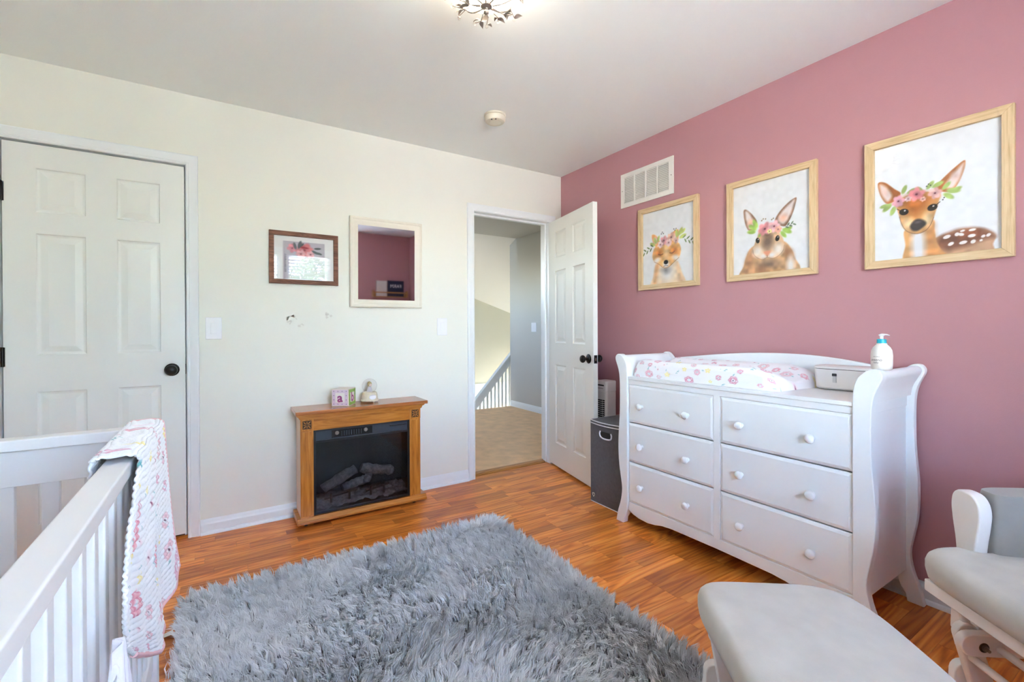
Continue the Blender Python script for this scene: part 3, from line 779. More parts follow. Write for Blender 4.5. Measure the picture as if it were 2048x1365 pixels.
KN = [(0.0001, -0.036), (0.009, -0.0355), (0.0155, -0.032), (0.0188, -0.026), (0.0175, -0.020), (0.011, -0.015), (0.009, -0.008), (0.0105, 0.0), (0.0001, 0.0)]
def drawer(y0, y1, z0, z1, ks):
    x = XF - 0.004; i1, dp = 0.013, 0.006
    mb = MB(); g = 0.0022; y0 += g; y1 -= g; z0 += g; z1 -= g
    lv = [(x + 0.02, 0), (x + dp, 0), (x, i1)]
    vs = []
    for xx, ins in lv: vs += [(xx, y0 + ins, z0 + ins), (xx, y1 - ins, z0 + ins), (xx, y1 - ins, z1 - ins), (xx, y0 + ins, z1 - ins)]
    fs = [(0, 1, 2, 3)]
    for k in range(2):
        for i in range(4): fs.append((4 * k + i, 4 * k + (i + 1) % 4, 4 * k + 4 + (i + 1) % 4, 4 * k + 4 + i))
    fs.append((8, 9, 10, 11)); mb.add(vs, fs)
    o = mb.build('drawer', M_furn, dr)
    for k in ks:
        MB().lathe([(r, h) for r, h in KN], (x, k, (z0 + z1) / 2 - 0.008), 'x', 20).build('knob', M_furn, o, smooth=50)
for z0, z1 in ((0.598, 0.817), (0.370, 0.596), (0.134, 0.368)):
    drawer(1.3225, yl, z0, z1, (1.764, 1.466)); drawer(yr, 1.2905, z0, z1, (1.183, 0.888))

# ---- flowers for cloth prints
def floral(cv, n, seed, rmin, rmax, pink=((0.95, 0.72, 0.79), (0.96, 0.80, 0.84), (0.92, 0.64, 0.73)), extra=True):
    g = random.Random(seed); pts = []
    tries = 0
    while len(pts) < n and tries < 4000:
        tries += 1; x, y = g.uniform(0, cv.w), g.uniform(0, cv.h); r = g.uniform(rmin, rmax)
        if all((x - a) ** 2 + (y - b_) ** 2 > (1.6 * (r + c)) ** 2 for a, b_, c in pts): pts.append((x, y, r))
    for x, y, r in pts:
        k = g.random()
        if k < 0.5 or not extra:
            c = g.choice(pink)
            for q in range(7):
                an = q * 0.9 + g.random(); rr = r * (0.62 + 0.15 * g.random())
                cv.ell(x + rr * math.cos(an), y + rr * math.sin(an), r * 0.42, r * 0.3, c, 0.55, an + 1.57, 0.6)
            cv.ring(x, y, r * 0.95, r * 0.10, [q * 0.9 for q in c], 0.75, 0.10, 6, g.random() * 6); cv.ring(x, y, r * 0.55, r * 0.09, [q * 0.85 for q in c], 0.7, 0.13, 4, g.random() * 6)
            cv.ell(x, y, r * 0.16, r * 0.16, (0.35, 0.14, 0.26) if k < 0.3 else (0.75, 0.85, 0.88), 0.8, 0, 0.6)
        elif k < 0.66:
            for q in range(5): cv.ell(x + r * .5 * math.cos(q * 1.257), y + r * .5 * math.sin(q * 1.257), r * 0.36, r * 0.25, (0.96, 0.90, 0.60), 0.7, q * 1.257, 0.5)
        elif k < 0.82:
            for q in range(4): cv.leaf(x + q * r * .35 - r * .6, y + q * r * .22, r * 0.62, r * 0.26, 0.6 + (q % 2) * 1.5, (0.45, 0.70, 0.72), 0.7)
        else:
            cv.ell(x, y, r * 0.5, r * 0.45, (0.97, 0.88, 0.91), 0.8, 0, 0.9); cv.ell(x, y, r * 0.14, r * 0.14, (0.5, 0.2, 0.35), 0.9, 0, 0.6)
        if extra and g.random() < 0.6:
            a = g.uniform(0, 6.28); cv.leaf(x + r * 1.15 * math.cos(a), y + r * 1.15 * math.sin(a), r * 0.6, r * 0.28, a + 0.8, (0.55, 0.76, 0.77), 0.65)

# ---- changing pad: raised long sides, lower middle
pad = thing('changing_pad', 'contoured changing pad in white cover with pink roses on the dresser', 'changing pad', (2.2, 1.46, 0.862))
PX0, PX1, PY0, PY1, PZ = 2.012, 2.385, 1.045, 1.862, 0.8625
def pad_fn(u, v):
    # u round the section (front bottom -> over the top -> back bottom), v along the length (left to right in the photo)
    L_ = PX1 - PX0
    prof = [(0.004, 0.0), (0.0, 0.03), (0.004, 0.07), (0.018, 0.094), (0.045, 0.100), (0.075, 0.092), (0.12, 0.066), (0.185, 0.052), (0.25, 0.066), (0.295, 0.092), (0.328, 0.100), (0.355, 0.094), (0.369, 0.07), (L_, 0.03), (L_ - 0.004, 0.0)]
    k = u * (len(prof) - 1); i = min(int(k), len(prof) - 2); t = k - i
    px = lerp(prof[i][0], prof[i + 1][0], t); pz = lerp(prof[i][1], prof[i + 1][1], t)
    y = lerp(PY1, PY0, v)
    e = min(v, 1 - v) * (PY1 - PY0)              # ends drop and round off
    ez = interp(e, [0, 0.012, 0.03, 0.06], [0.0, 0.62, 0.86, 1.0]) if v < 0.5 else interp(e, [0, 0.006, 0.02, 0.05, 0.11], [0.0, 0.40, 0.62, 0.80, 1.0])
    bx_ = 0.0 if v < 0.5 else 0.026 * (px / L_) * interp(e, [0, 0.25], [1, 0])
    cx = px + (L_ / 2 - px) * (0.06 * interp(e, [0, 0.03], [1, 0]) if v < 0.5 else 0.10 * interp(e, [0, 0.06], [1, 0]))
    return (PX0 + cx, y - bx_, PZ + pz * ez)
cv = Canvas(0.62, 0.82, 170, 220, (0.955, 0.95, 0.965)); floral(cv, 105, 5, 0.013, 0.026)
o = grid_print('pad_cover', M_cotton, pad, pad_fn, cv)

# ---- wipes box
wp = thing('wipes_box', 'white wipes dispenser box with dark latch beside the changing pad', 'box', (2.32, 0.92, 0.8625))
M_wp = mat('white_plastic', rgb(238, 236, 234), 0.4)
def rrect(x0, x1, y0, y1, r, n=6):
    out = []
    for cx, cy, a0 in ((x1 - r, y1 - r, 0), (x0 + r, y1 - r, 90), (x0 + r, y0 + r, 180), (x1 - r, y0 + r, 270)):
        for k in range(n + 1): out.append((cx + r * math.cos(R(a0 + 90 * k / n)), cy + r * math.sin(R(a0 + 90 * k / n))))
    return out
def loft(sections, cap=True):
    mb = MB(); n = len(sections[0][0]); vs = []
    for pts, z in sections: vs += [(p[0], p[1], z) for p in pts]
    fs = []
    for k in range(len(sections) - 1):
        for i in range(n): fs.append((k * n + i, k * n + (i + 1) % n, (k + 1) * n + (i + 1) % n, (k + 1) * n + i))
    if cap: fs += [tuple(range(n))[::-1], tuple(range((len(sections) - 1) * n, len(sections) * n))]
    return mb.add(vs, fs)
wx0, wx1, wy0, wy1 = 2.265, 2.385, 0.775, 1.016
loft([(rrect(wx0 + 0.014, wx1 - 0.01, wy0 + 0.016, wy1 - 0.016, 0.02), 0.866), (rrect(wx0 + 0.006, wx1 - 0.004, wy0 + 0.006, wy1 - 0.006, 0.024), 0.873), (rrect(wx0, wx1, wy0, wy1, 0.026), 0.955)]).build('box_body', M_wp, wp, smooth=40)
loft([(rrect(wx0 + 0.004, wx1 - 0.004, wy0 + 0.004, wy1 - 0.004, 0.024), 0.955), (rrect(wx0 + 0.004, wx1 - 0.004, wy0 + 0.004, wy1 - 0.004, 0.024), 0.9575)]).build('lid_seam', M_dark, wp)
loft([(rrect(wx0 - 0.001, wx1, wy0, wy1, 0.026), 0.9575), (rrect(wx0, wx1, wy0, wy1, 0.026), 0.966), (rrect(wx0 + 0.006, wx1 - 0.006, wy0 + 0.006, wy1 - 0.006, 0.022), 0.970)]).build('lid', M_wp, wp, smooth=40)
box('latch', mat('dark_grey_plastic', rgb(70, 74, 84), 0.5), wp, wx0 - 0.003, wx0 + 0.003, 0.918, 0.936, 0.926, 0.938, 0.002)
box('latch_tab', mat('pale_grey_plastic', rgb(206, 208, 208), 0.5), wp, wx0 - 0.001, wx0 + 0.010, 0.920, 0.934, 0.898, 0.926, 0.001)
for yy in (wy0 + 0.05, wy1 - 0.05): box('foot', M_wp, wp, wx0 + 0.02, wx1 - 0.02, yy - 0.008, yy + 0.008, 0.8625, 0.867)

# ---- lotion bottle
lb = thing('lotion_bottle', 'cream pump lotion bottle with turquoise collar on the dresser end', 'bottle', (2.06, 0.688, 0.981))
bx0, by0, bz0 = 2.06, 0.688, 0.9835
M_cream = mat('cream_bottle', rgb(240, 234, 226), 0.35)
pr = [(0.0001, 0), (0.028, 0), (0.031, 0.003), (0.0325, 0.02), (0.033, 0.055), (0.031, 0.072), (0.026, 0.083), (0.020, 0.090), (0.0165, 0.094), (0.0165, 0.0985), (0.0001, 0.0985)]
MB().lathe(pr, (bx0, by0, bz0), 'z', 28).build('bottle_body', M_cream, lb, smooth=40)
MB().lathe([(0.0001, 0.0985), (0.0145, 0.0985), (0.0145, 0.112), (0.012, 0.114), (0.0001, 0.114)], (bx0, by0, bz0), 'z', 24).build('collar', mat('turquoise_plastic', rgb(40, 178, 200), 0.35), lb, smooth=40)
M_pump = mat('white_pump', rgb(244, 240, 242), 0.35)
pm = MB().lathe([(0.0001, 0.114), (0.0055, 0.114), (0.0055, 0.124), (0.008, 0.126), (0.009, 0.1305), (0.0001, 0.132)], (bx0, by0, bz0), 'z', 16)
hd = rh * 1.0
pm.tube([Vector((bx0, by0, bz0 + 0.129)) - hd * 0.010, Vector((bx0, by0, bz0 + 0.1305)), Vector((bx0, by0, bz0 + 0.130)) + hd * 0.018, Vector((bx0, by0, bz0 + 0.127)) + hd * 0.029], [0.003, 0.006, 0.004, 0.0022], 8, flat=0.6)
pm.build('pump', M_pump, lb, smooth=50)
lt = mat('label_ink', rgb(96, 80, 74), 0.7)
def wrap_text(name, body, size, zc, yaw_deg):
    cu = bpy.data.curves.new(name, 'FONT'); cu.body = body; cu.size = size; cu.align_x = 'CENTER'; cu.align_y = 'CENTER'
    t = bpy.data.objects.new(name + '_src', cu); COL.objects.link(t)
    me = bpy.data.meshes.new_from_object(t.evaluated_get(bpy.context.evaluated_depsgraph_get())); bpy.data.objects.remove(t)
    for v_ in me.vertices:
        rad = 0.0332; a = R(yaw_deg) + v_.co.x / rad
        v_.co = Vector((rad * math.cos(a), rad * math.sin(a), zc + v_.co.y))
    me.materials.clear(); me.materials.append(lt); me.name = name
    o = bpy.data.objects.new(name, me); link(o, lb); return o
wrap_text('label_text', 'aveeno', 0.013, 0.040, 168)
wrap_text('label_text', 'baby', 0.009, 0.030, 168)
wrap_text('label_text', 'daily lotion', 0.005, 0.052, 170)

# ================================================================== PICTURES
def framed(name, label, y0, y1, z0, z1, cv, tilt=0.0):
    """on the pink wall; y0>y1 (left to right in the photo)"""
    fw, dp = 0.0335, 0.020
    t = thing(name, label, 'framed print', (W - 0.001, (y0 + y1) / 2, z0), group='animal prints on the pink wall')
    xa, xb = W - dp - 0.003, W - 0.003
    def bar(pts, mt): MB().prism(pts, 0, xa, xb).build('frame_bar', mt, t, bevel=0.0012)
    bar([(y0, z0), (y0, z1), (y0 - fw, z1 - fw), (y0 - fw, z0 + fw)], M_framez); bar([(y1, z0), (y1 + fw, z0 + fw), (y1 + fw, z1 - fw), (y1, z1)], M_framez)
    bar([(y0, z1), (y1, z1), (y1 + fw, z1 - fw), (y0 - fw, z1 - fw)], M_frame); bar([(y0, z0), (y0 - fw, z0 + fw), (y1 + fw, z0 + fw), (y1, z0)], M_frame)
    a, b_, c, d = y0 - fw + 0.003, y1 + fw - 0.003, z0 + fw - 0.003, z1 - fw + 0.003
    box('backing_board', mat('brown_board', rgb(120, 96, 70), 0.9), t, W - 0.006, W - 0.003, b_, a, c, d)
    grid_print('print', M_paper, t, lambda u, v: (W - 0.0065, lerp(a, b_, u), lerp(c, d, v)), cv, False)
    box('glass', M_glass, t, W - 0.0105, W - 0.0090, b_, a, c, d)
    return t
INK = (0.10, 0.07, 0.06)
def crown_leaf(cv, pts, col=(0.68, 0.78, 0.44)):
    for x, y, l, an in pts: cv.leaf(x, y, l, l * 0.45, an, col, 0.8)
def paint_deer():
    cv = Canvas(1, 1.19, 210, 250, (0.95, 0.955, 0.965)); k = 1.19
    P = lambda pts: [(u, v * k) for u, v in pts]
    tan, brown, dk = (0.88, 0.66, 0.42), (0.72, 0.42, 0.20), (0.45, 0.27, 0.18)
    # body
    cv.poly(P([(0.50, -0.03), (0.50, 0.12), (0.54, 0.155), (0.62, 0.178), (0.70, 0.195), (0.80, 0.19), (0.90, 0.155), (0.95, 0.11), (0.93, 0.05), (0.905, -0.03)]), (0.84, 0.66, 0.52), 0.95, 0.012)
    cv.poly(P([(0.52, 0.10), (0.55, 0.152), (0.62, 0.177), (0.70, 0.194), (0.80, 0.188), (0.90, 0.152), (0.945, 0.10), (0.86, 0.085), (0.74, 0.05), (0.62, 0.035), (0.54, 0.06)]), (0.50, 0.31, 0.23), 0.9, 0.05)
    cv.ell(0.78, 0.15 * k, 0.09, 0.03 * k, (0.66, 0.36, 0.22), 0.7, 0.05, 0.9)
    for u, v, a, b_, r in ((0.605, 0.145, 0.030, 0.014, 0.3), (0.68, 0.155, 0.018, 0.014, 0.9), (0.71, 0.150, 0.022, 0.012, -0.3), (0.635, 0.085, 0.024, 0.013, 0.5), (0.725, 0.085, 0.03, 0.013, 0.2), (0.79, 0.175, 0.026, 0.010, 0.1),
                           (0.785, 0.130, 0.028, 0.013, 0.1), (0.795, 0.083, 0.020, 0.014, 0.7), (0.865, 0.115, 0.016, 0.010, 0.5), (0.90, 0.12, 0.018, 0.011, 0.7), (0.85, 0.085, 0.012, 0.008, 0.5), (0.72, 0.177, 0.018, 0.008, 0.2)):
        cv.ell(u, v * k, a, b_ * k, (0.97, 0.95, 0.94), 0.97, r, 0.25)
    # neck
    cv.poly(P([(0.265, 0.24), (0.275, 0.12), (0.275, -0.03), (0.60, -0.03), (0.555, 0.06), (0.525, 0.13), (0.512, 0.22), (0.50, 0.30), (0.36, 0.26)]), tan, 0.95, 0.012)
    cv.poly(P([(0.50, 0.28), (0.515, 0.15), (0.56, 0.05), (0.60, -0.02), (0.45, -0.02), (0.44, 0.12)]), (0.84, 0.56, 0.33), 0.6, 0.08)
    cv.poly(P([(0.33, 0.20), (0.34, -0.03), (0.43, -0.03), (0.43, 0.20)]), (0.94, 0.93, 0.94), 0.85, 0.05)
    # ears
    for ear, inn in (([(0.035, 0.695), (0.10, 0.69), (0.18, 0.62), (0.235, 0.57), (0.20, 0.52), (0.12, 0.50), (0.06, 0.58)], [(0.05, 0.68), (0.10, 0.66), (0.16, 0.57), (0.12, 0.52), (0.07, 0.59)]),
                     ([(0.74, 0.725), (0.68, 0.70), (0.58, 0.625), (0.515, 0.56), (0.56, 0.52), (0.65, 0.51), (0.72, 0.62)], [(0.73, 0.71), (0.67, 0.66), (0.59, 0.56), (0.65, 0.53), (0.71, 0.62)])):
        cv.poly(P(ear), brown, 0.95, 0.010); cv.poly(P(inn), (0.95, 0.88, 0.86), 0.95, 0.03)
        m_ = np.mean(np.array(P(inn)), axis=0); cv.ell(m_[0], m_[1], 0.03, 0.05, (0.94, 0.80, 0.76), 0.6, 0.5, 0.9)
    # head
    head = [(0.185, 0.50), (0.205, 0.44), (0.225, 0.37), (0.245, 0.30), (0.285, 0.24), (0.36, 0.205), (0.43, 0.215), (0.475, 0.255), (0.505, 0.32), (0.525, 0.38), (0.545, 0.45), (0.545, 0.51), (0.36, 0.55)]
    cv.poly(P(head), tan, 1, 0.012)
    cv.poly(P([(0.23, 0.51), (0.25, 0.42), (0.31, 0.37), (0.36, 0.33), (0.42, 0.37), (0.47, 0.41), (0.53, 0.50), (0.36, 0.54)]), (0.76, 0.44, 0.18), 0.8, 0.09)
    cv.ell(0.30, 0.30 * k, 0.05, 0.05 * k, (0.95, 0.84, 0.66), 0.7, 0, 0.9); cv.ell(0.455, 0.31 * k, 0.04, 0.06 * k, (0.95, 0.84, 0.66), 0.7, 0, 0.9)
    cv.line(P([(0.225, 0.37), (0.245, 0.30), (0.285, 0.24), (0.36, 0.205), (0.43, 0.215), (0.475, 0.255), (0.505, 0.32)]), 0.007, dk, 0.7)
    for eu, ev, ex in ((0.263, 0.405, -1), (0.495, 0.402, 1)):
        cv.ell(eu, ev * k, 0.040, 0.027 * k, INK, 1, ex * 0.25, 0.15); cv.ell(eu + 0.008, (ev + 0.010) * k, 0.008, 0.007 * k, (0.98, 0.98, 0.98), 1, 0, 0.5)
        cv.line(P([(eu + ex * 0.03, ev + 0.015), (eu + ex * 0.058, ev + 0.035)]), 0.008, INK, 0.9)
    cv.poly(P([(0.315, 0.275), (0.345, 0.315), (0.385, 0.325), (0.43, 0.305), (0.445, 0.275), (0.41, 0.245), (0.375, 0.228), (0.335, 0.238)]), (0.17, 0.14, 0.14), 1, 0.02)
    cv.ell(0.38, 0.30 * k, 0.03, 0.012 * k, (0.36, 0.33, 0.34), 0.7, 0, 0.9)
    # crown
    crown_leaf(cv, [(0.16, 0.50 * k, 0.11, 3.9), (0.14, 0.49 * k, 0.09, 3.3), (0.19, 0.47 * k, 0.10, 4.3), (0.25, 0.56 * k, 0.09, 1.2), (0.29, 0.555 * k, 0.08, 0.5), (0.45, 0.56 * k, 0.09, 0.9), (0.49, 0.565 * k, 0.10, 0.4), (0.42, 0.54 * k, 0.08, 2.2),
                    (0.60, 0.52 * k, 0.11, -0.25), (0.58, 0.50 * k, 0.10, -0.7), (0.62, 0.50 * k, 0.10, 0.3), (0.57, 0.53 * k, 0.09, 0.8)])
    for u, v, r, c in ((0.216, 0.505, 0.058, (0.94, 0.68, 0.74)), (0.368, 0.535, 0.068, (0.93, 0.56, 0.58)), (0.515, 0.515, 0.055, (0.96, 0.74, 0.72)), (0.30, 0.51, 0.03, (0.95, 0.78, 0.78)), (0.42, 0.485, 0.025, (0.95, 0.74, 0.70))): cv.flower(u, v * k, r, c, seed=int(u * 99))
    for u, v in ((0.45, 0.585), (0.465, 0.60), (0.48, 0.587), (0.575, 0.45), (0.585, 0.465)): cv.ell(u, v * k, 0.006, 0.006, (0.2, 0.2, 0.25), 0.9, 0, 0.5)
    cv.wash(0.30, 0.05, 3); return cv
def paint_rabbit():
    k = 1.19; cv = Canvas(1, k, 170, 200, (0.95, 0.955, 0.965)); P = lambda pts: [(u, v * k) for u, v in pts]
    tan, br, dk = (0.84, 0.66, 0.48), (0.58, 0.42, 0.32), (0.32, 0.24, 0.22)
    cv.poly(P([(0.13, -0.03), (0.15, 0.10), (0.19, 0.21), (0.25, 0.29), (0.36, 0.32), (0.60, 0.32), (0.70, 0.30), (0.77, 0.22), (0.81, 0.13), (0.83, -0.03)]), tan, 0.92, 0.015)
    cv.poly(P([(0.15, 0.03), (0.18, 0.18), (0.25, 0.27), (0.30, 0.22), (0.28, 0.10), (0.22, 0.0)]), (0.72, 0.50, 0.36), 0.55, 0.07); cv.ell(0.74, 0.17 * k, 0.06, 0.08 * k, (0.68, 0.46, 0.32), 0.5, 0.4, 0.9)
    cv.ell(0.50, 0.09 * k, 0.15, 0.05 * k, (0.46, 0.38, 0.34), 0.55, 0, 1.0); cv.ell(0.40, 0.03 * k, 0.10, 0.06 * k, (0.80, 0.54, 0.38), 0.5, 0, 1.0); cv.ell(0.76, 0.05 * k, 0.05, 0.10 * k, (0.95, 0.92, 0.90), 0.8, 0, 0.9)
    for ear, inn in (([(0.155, 0.725), (0.20, 0.72), (0.28, 0.65), (0.335, 0.57), (0.32, 0.50), (0.23, 0.485), (0.18, 0.56), (0.155, 0.66)], [(0.175, 0.70), (0.21, 0.70), (0.27, 0.62), (0.30, 0.54), (0.23, 0.51), (0.19, 0.60)]),
                     ([(0.83, 0.735), (0.75, 0.71), (0.65, 0.645), (0.58, 0.57), (0.575, 0.52), (0.66, 0.47), (0.715, 0.475), (0.78, 0.57), (0.815, 0.66)], [(0.81, 0.715), (0.73, 0.675), (0.65, 0.61), (0.61, 0.54), (0.68, 0.49), (0.76, 0.58)])):
        cv.poly(P(ear), br, 0.95, 0.012); cv.poly(P(inn), (0.95, 0.90, 0.89), 0.96, 0.03)
        m_ = np.mean(np.array(P(inn)[2:]), axis=0); cv.ell(m_[0], m_[1], 0.055, 0.05, (0.95, 0.74, 0.64), 0.65, 0.6, 0.9)
    cv.poly(P([(0.28, 0.27), (0.29, 0.22), (0.34, 0.175), (0.41, 0.148), (0.47, 0.165), (0.54, 0.148), (0.61, 0.165), (0.67, 0.215), (0.685, 0.27), (0.67, 0.34), (0.63, 0.40), (0.60, 0.46), (0.48, 0.48), (0.37, 0.46), (0.34, 0.40), (0.31, 0.34)]), (0.88, 0.72, 0.56), 1, 0.014)
    for u in (0.345, 0.61): cv.ell(u, 0.24 * k, 0.065, 0.06 * k, (0.96, 0.92, 0.88), 0.85, 0, 0.9)
    cv.ell(0.42, 0.185 * k, 0.05, 0.03 * k, (0.97, 0.94, 0.92), 0.8, 0, 0.9); cv.ell(0.53, 0.185 * k, 0.05, 0.03 * k, (0.97, 0.94, 0.92), 0.8, 0, 0.9)
    cv.ell(0.475, 0.33 * k, 0.075, 0.09 * k, (0.42, 0.34, 0.30), 0.7, 0, 0.8); cv.ell(0.475, 0.42 * k, 0.06, 0.05 * k, (0.50, 0.38, 0.30), 0.6, 0, 0.9)
    cv.line(P([(0.28, 0.27), (0.29, 0.22), (0.34, 0.175), (0.41, 0.148), (0.47, 0.165), (0.54, 0.148), (0.61, 0.165), (0.67, 0.215), (0.685, 0.27)]), 0.007, br, 0.7)
    cv.poly(P([(0.425, 0.228), (0.47, 0.238), (0.515, 0.228), (0.50, 0.20), (0.47, 0.178), (0.44, 0.20)]), (0.86, 0.58, 0.46), 0.9, 0.02); cv.line(P([(0.47, 0.185), (0.47, 0.165)]), 0.01, br, 0.9)
    for u, v, r in ((0.345, 0.362, 0.2), (0.60, 0.352, -0.2)): cv.ell(u, v * k, 0.026, 0.030 * k, INK, 1, r, 0.2); cv.ell(u + 0.008, (v + 0.012) * k, 0.006, 0.006, (0.98, 0.98, 0.98), 1, 0, 0.5)
    crown_leaf(cv, [(0.33, 0.48 * k, 0.13, 2.5), (0.34, 0.50 * k, 0.13, 2.0), (0.32, 0.46 * k, 0.12, 3.0), (0.66, 0.44 * k, 0.13, -0.5), (0.68, 0.43 * k, 0.10, 0.1), (0.64, 0.42 * k, 0.11, -0.9), (0.40, 0.44 * k, 0.07, 4.0)], (0.66, 0.80, 0.38))
    for q in range(5): cv.leaf(0.70 + q * 0.022, (0.46 + q * 0.004) * k, 0.045, 0.018, 0.9 if q % 2 else -0.5, (0.42, 0.52, 0.42), 0.8)
    for u, v, r, c in ((0.44, 0.475, 0.085, (0.93, 0.60, 0.62)), (0.56, 0.485, 0.075, (0.94, 0.72, 0.74)), (0.61, 0.445, 0.045, (0.92, 0.68, 0.60)), (0.50, 0.44, 0.03, (0.95, 0.90, 0.60))): cv.flower(u, v * k, r, c, seed=int(u * 99))
    for u, v in ((0.40, 0.57), (0.42, 0.585), (0.45, 0.58), (0.53, 0.56), (0.55, 0.57)): cv.ell(u, v * k, 0.009, 0.009, (0.6, 0.5, 0.35), 0.8, 0, 0.5)
    cv.wash(0.32, 0.05, 5); return cv
def paint_fox():
    k = 1.2; cv = Canvas(1, k, 150, 180, (0.95, 0.955, 0.965)); P = lambda pts: [(u, v * k) for u, v in pts]
    org, lt_ = (0.93, 0.64, 0.36), (0.96, 0.86, 0.74)
    cv.poly(P([(0.19, -0.03), (0.22, 0.12), (0.27, 0.28), (0.40, 0.30), (0.60, 0.30), (0.69, 0.27), (0.76, 0.13), (0.80, -0.03)]), lt_, 0.9, 0.02)
    cv.poly(P([(0.20, -0.03), (0.23, 0.12), (0.27, 0.27), (0.34, 0.28), (0.30, 0.12), (0.27, -0.03)]), org, 0.6, 0.06); cv.poly(P([(0.68, 0.27), (0.76, 0.13), (0.80, -0.02), (0.72, -0.02), (0.68, 0.12)]), (0.90, 0.72, 0.54), 0.6, 0.06)
    cv.ell(0.49, 0.14 * k, 0.13, 0.12 * k, (0.93, 0.92, 0.91), 0.8, 0, 0.9); cv.ell(0.47, 0.18 * k, 0.09, 0.05 * k, (0.52, 0.50, 0.50), 0.5, 0, 1.0)
    for ear in ([(0.19, 0.68), (0.28, 0.66), (0.35, 0.57), (0.30, 0.50), (0.22, 0.56)], [(0.70, 0.68), (0.60, 0.66), (0.55, 0.57), (0.62, 0.50), (0.70, 0.56)]):
        cv.poly(P(ear), org, 0.9, 0.015); m_ = np.mean(np.array(P(ear)), axis=0); cv.ell(m_[0], m_[1], 0.05, 0.06, (0.97, 0.86, 0.82), 0.8, 0, 0.8)
    cv.poly(P([(0.22, 0.46), (0.20, 0.38), (0.24, 0.31), (0.33, 0.27), (0.40, 0.225), (0.47, 0.205), (0.54, 0.225), (0.62, 0.27), (0.71, 0.32), (0.745, 0.39), (0.74, 0.46), (0.68, 0.52), (0.48, 0.54), (0.28, 0.52)]), (0.95, 0.74, 0.48), 1, 0.016)
    cv.ell(0.33, 0.42 * k, 0.09, 0.07 * k, (0.90, 0.52, 0.20), 0.65, 0.3, 0.9); cv.ell(0.62, 0.42 * k, 0.09, 0.07 * k, (0.90, 0.52, 0.20), 0.65, -0.3, 0.9); cv.ell(0.475, 0.40 * k, 0.05, 0.10 * k, (0.96, 0.80, 0.58), 0.7, 0, 0.9)
    for u, r in ((0.29, 0.4), (0.66, -0.4)): cv.ell(u, 0.325 * k, 0.075, 0.035 * k, (0.97, 0.93, 0.90), 0.85, r, 0.9)
    cv.ell(0.47, 0.255 * k, 0.06, 0.045 * k, (0.97, 0.94, 0.92), 0.85, 0, 0.8)
    cv.line(P([(0.24, 0.31), (0.33, 0.27), (0.40, 0.225), (0.47, 0.205), (0.54, 0.225), (0.62, 0.27), (0.71, 0.32)]), 0.009, (0.62, 0.40, 0.28), 0.7)
    cv.line(P([(0.32, 0.405), (0.365, 0.392), (0.41, 0.40)]), 0.016, (0.50, 0.26, 0.14), 0.9); cv.line(P([(0.54, 0.40), (0.585, 0.392), (0.63, 0.41)]), 0.016, (0.50, 0.26, 0.14), 0.9)
    cv.ell(0.467, 0.285 * k, 0.042, 0.028 * k, (0.20, 0.19, 0.20), 1, 0, 0.25); cv.line(P([(0.42, 0.232), (0.467, 0.242), (0.51, 0.232)]), 0.009, (0.35, 0.24, 0.22), 0.9)
    crown_leaf(cv, [(0.28, 0.55 * k, 0.12, 2.0), (0.26, 0.53 * k, 0.12, 2.7), (0.30, 0.57 * k, 0.11, 1.2), (0.70, 0.60 * k, 0.14, 1.0), (0.72, 0.57 * k, 0.13, 0.3), (0.68, 0.58 * k, 0.13, 1.7), (0.73, 0.62 * k, 0.12, 0.6)], (0.76, 0.80, 0.44))
    for q in range(6):
        cv.leaf(0.22 - q * 0.036, (0.52 - q * 0.012) * k, 0.07, 0.024, 4.2 if q % 2 else 2.6, (0.42, 0.52, 0.32), 0.85)
        cv.leaf(0.78 + q * 0.034, (0.56 - q * 0.012) * k, 0.07, 0.024, -1.1 if q % 2 else 0.6, (0.46, 0.56, 0.36), 0.85)
    for u, v, r, c in ((0.43, 0.575, 0.075, (0.93, 0.66, 0.68)), (0.36, 0.53, 0.055, (0.96, 0.80, 0.80)), (0.57, 0.60, 0.075, (0.94, 0.72, 0.64)), (0.52, 0.535, 0.06, (0.96, 0.80, 0.80)), (0.66, 0.545, 0.045, (0.94, 0.76, 0.72))): cv.flower(u, v * k, r, c, seed=int(u * 99))
    for u, v in ((0.38, 0.67), (0.40, 0.69), (0.42, 0.67), (0.64, 0.68), (0.66, 0.70), (0.62, 0.70)): cv.ell(u, v * k, 0.010, 0.010, (0.30, 0.30, 0.30), 0.8, 0, 0.5)
    cv.wash(0.30, 0.06, 7); return cv
framed('framed_print', 'light wood framed watercolour of a sleeping fox with flower crown', 2.196, 1.722, 1.401, 1.957, paint_fox())
framed('framed_print', 'light wood framed watercolour of a rabbit wearing flowers', 1.538, 1.070, 1.403, 1.961, paint_rabbit())
framed('framed_print', 'light wood framed watercolour of a spotted fawn with flower crown', 0.875, 0.416, 1.399, 1.958, paint_deer())

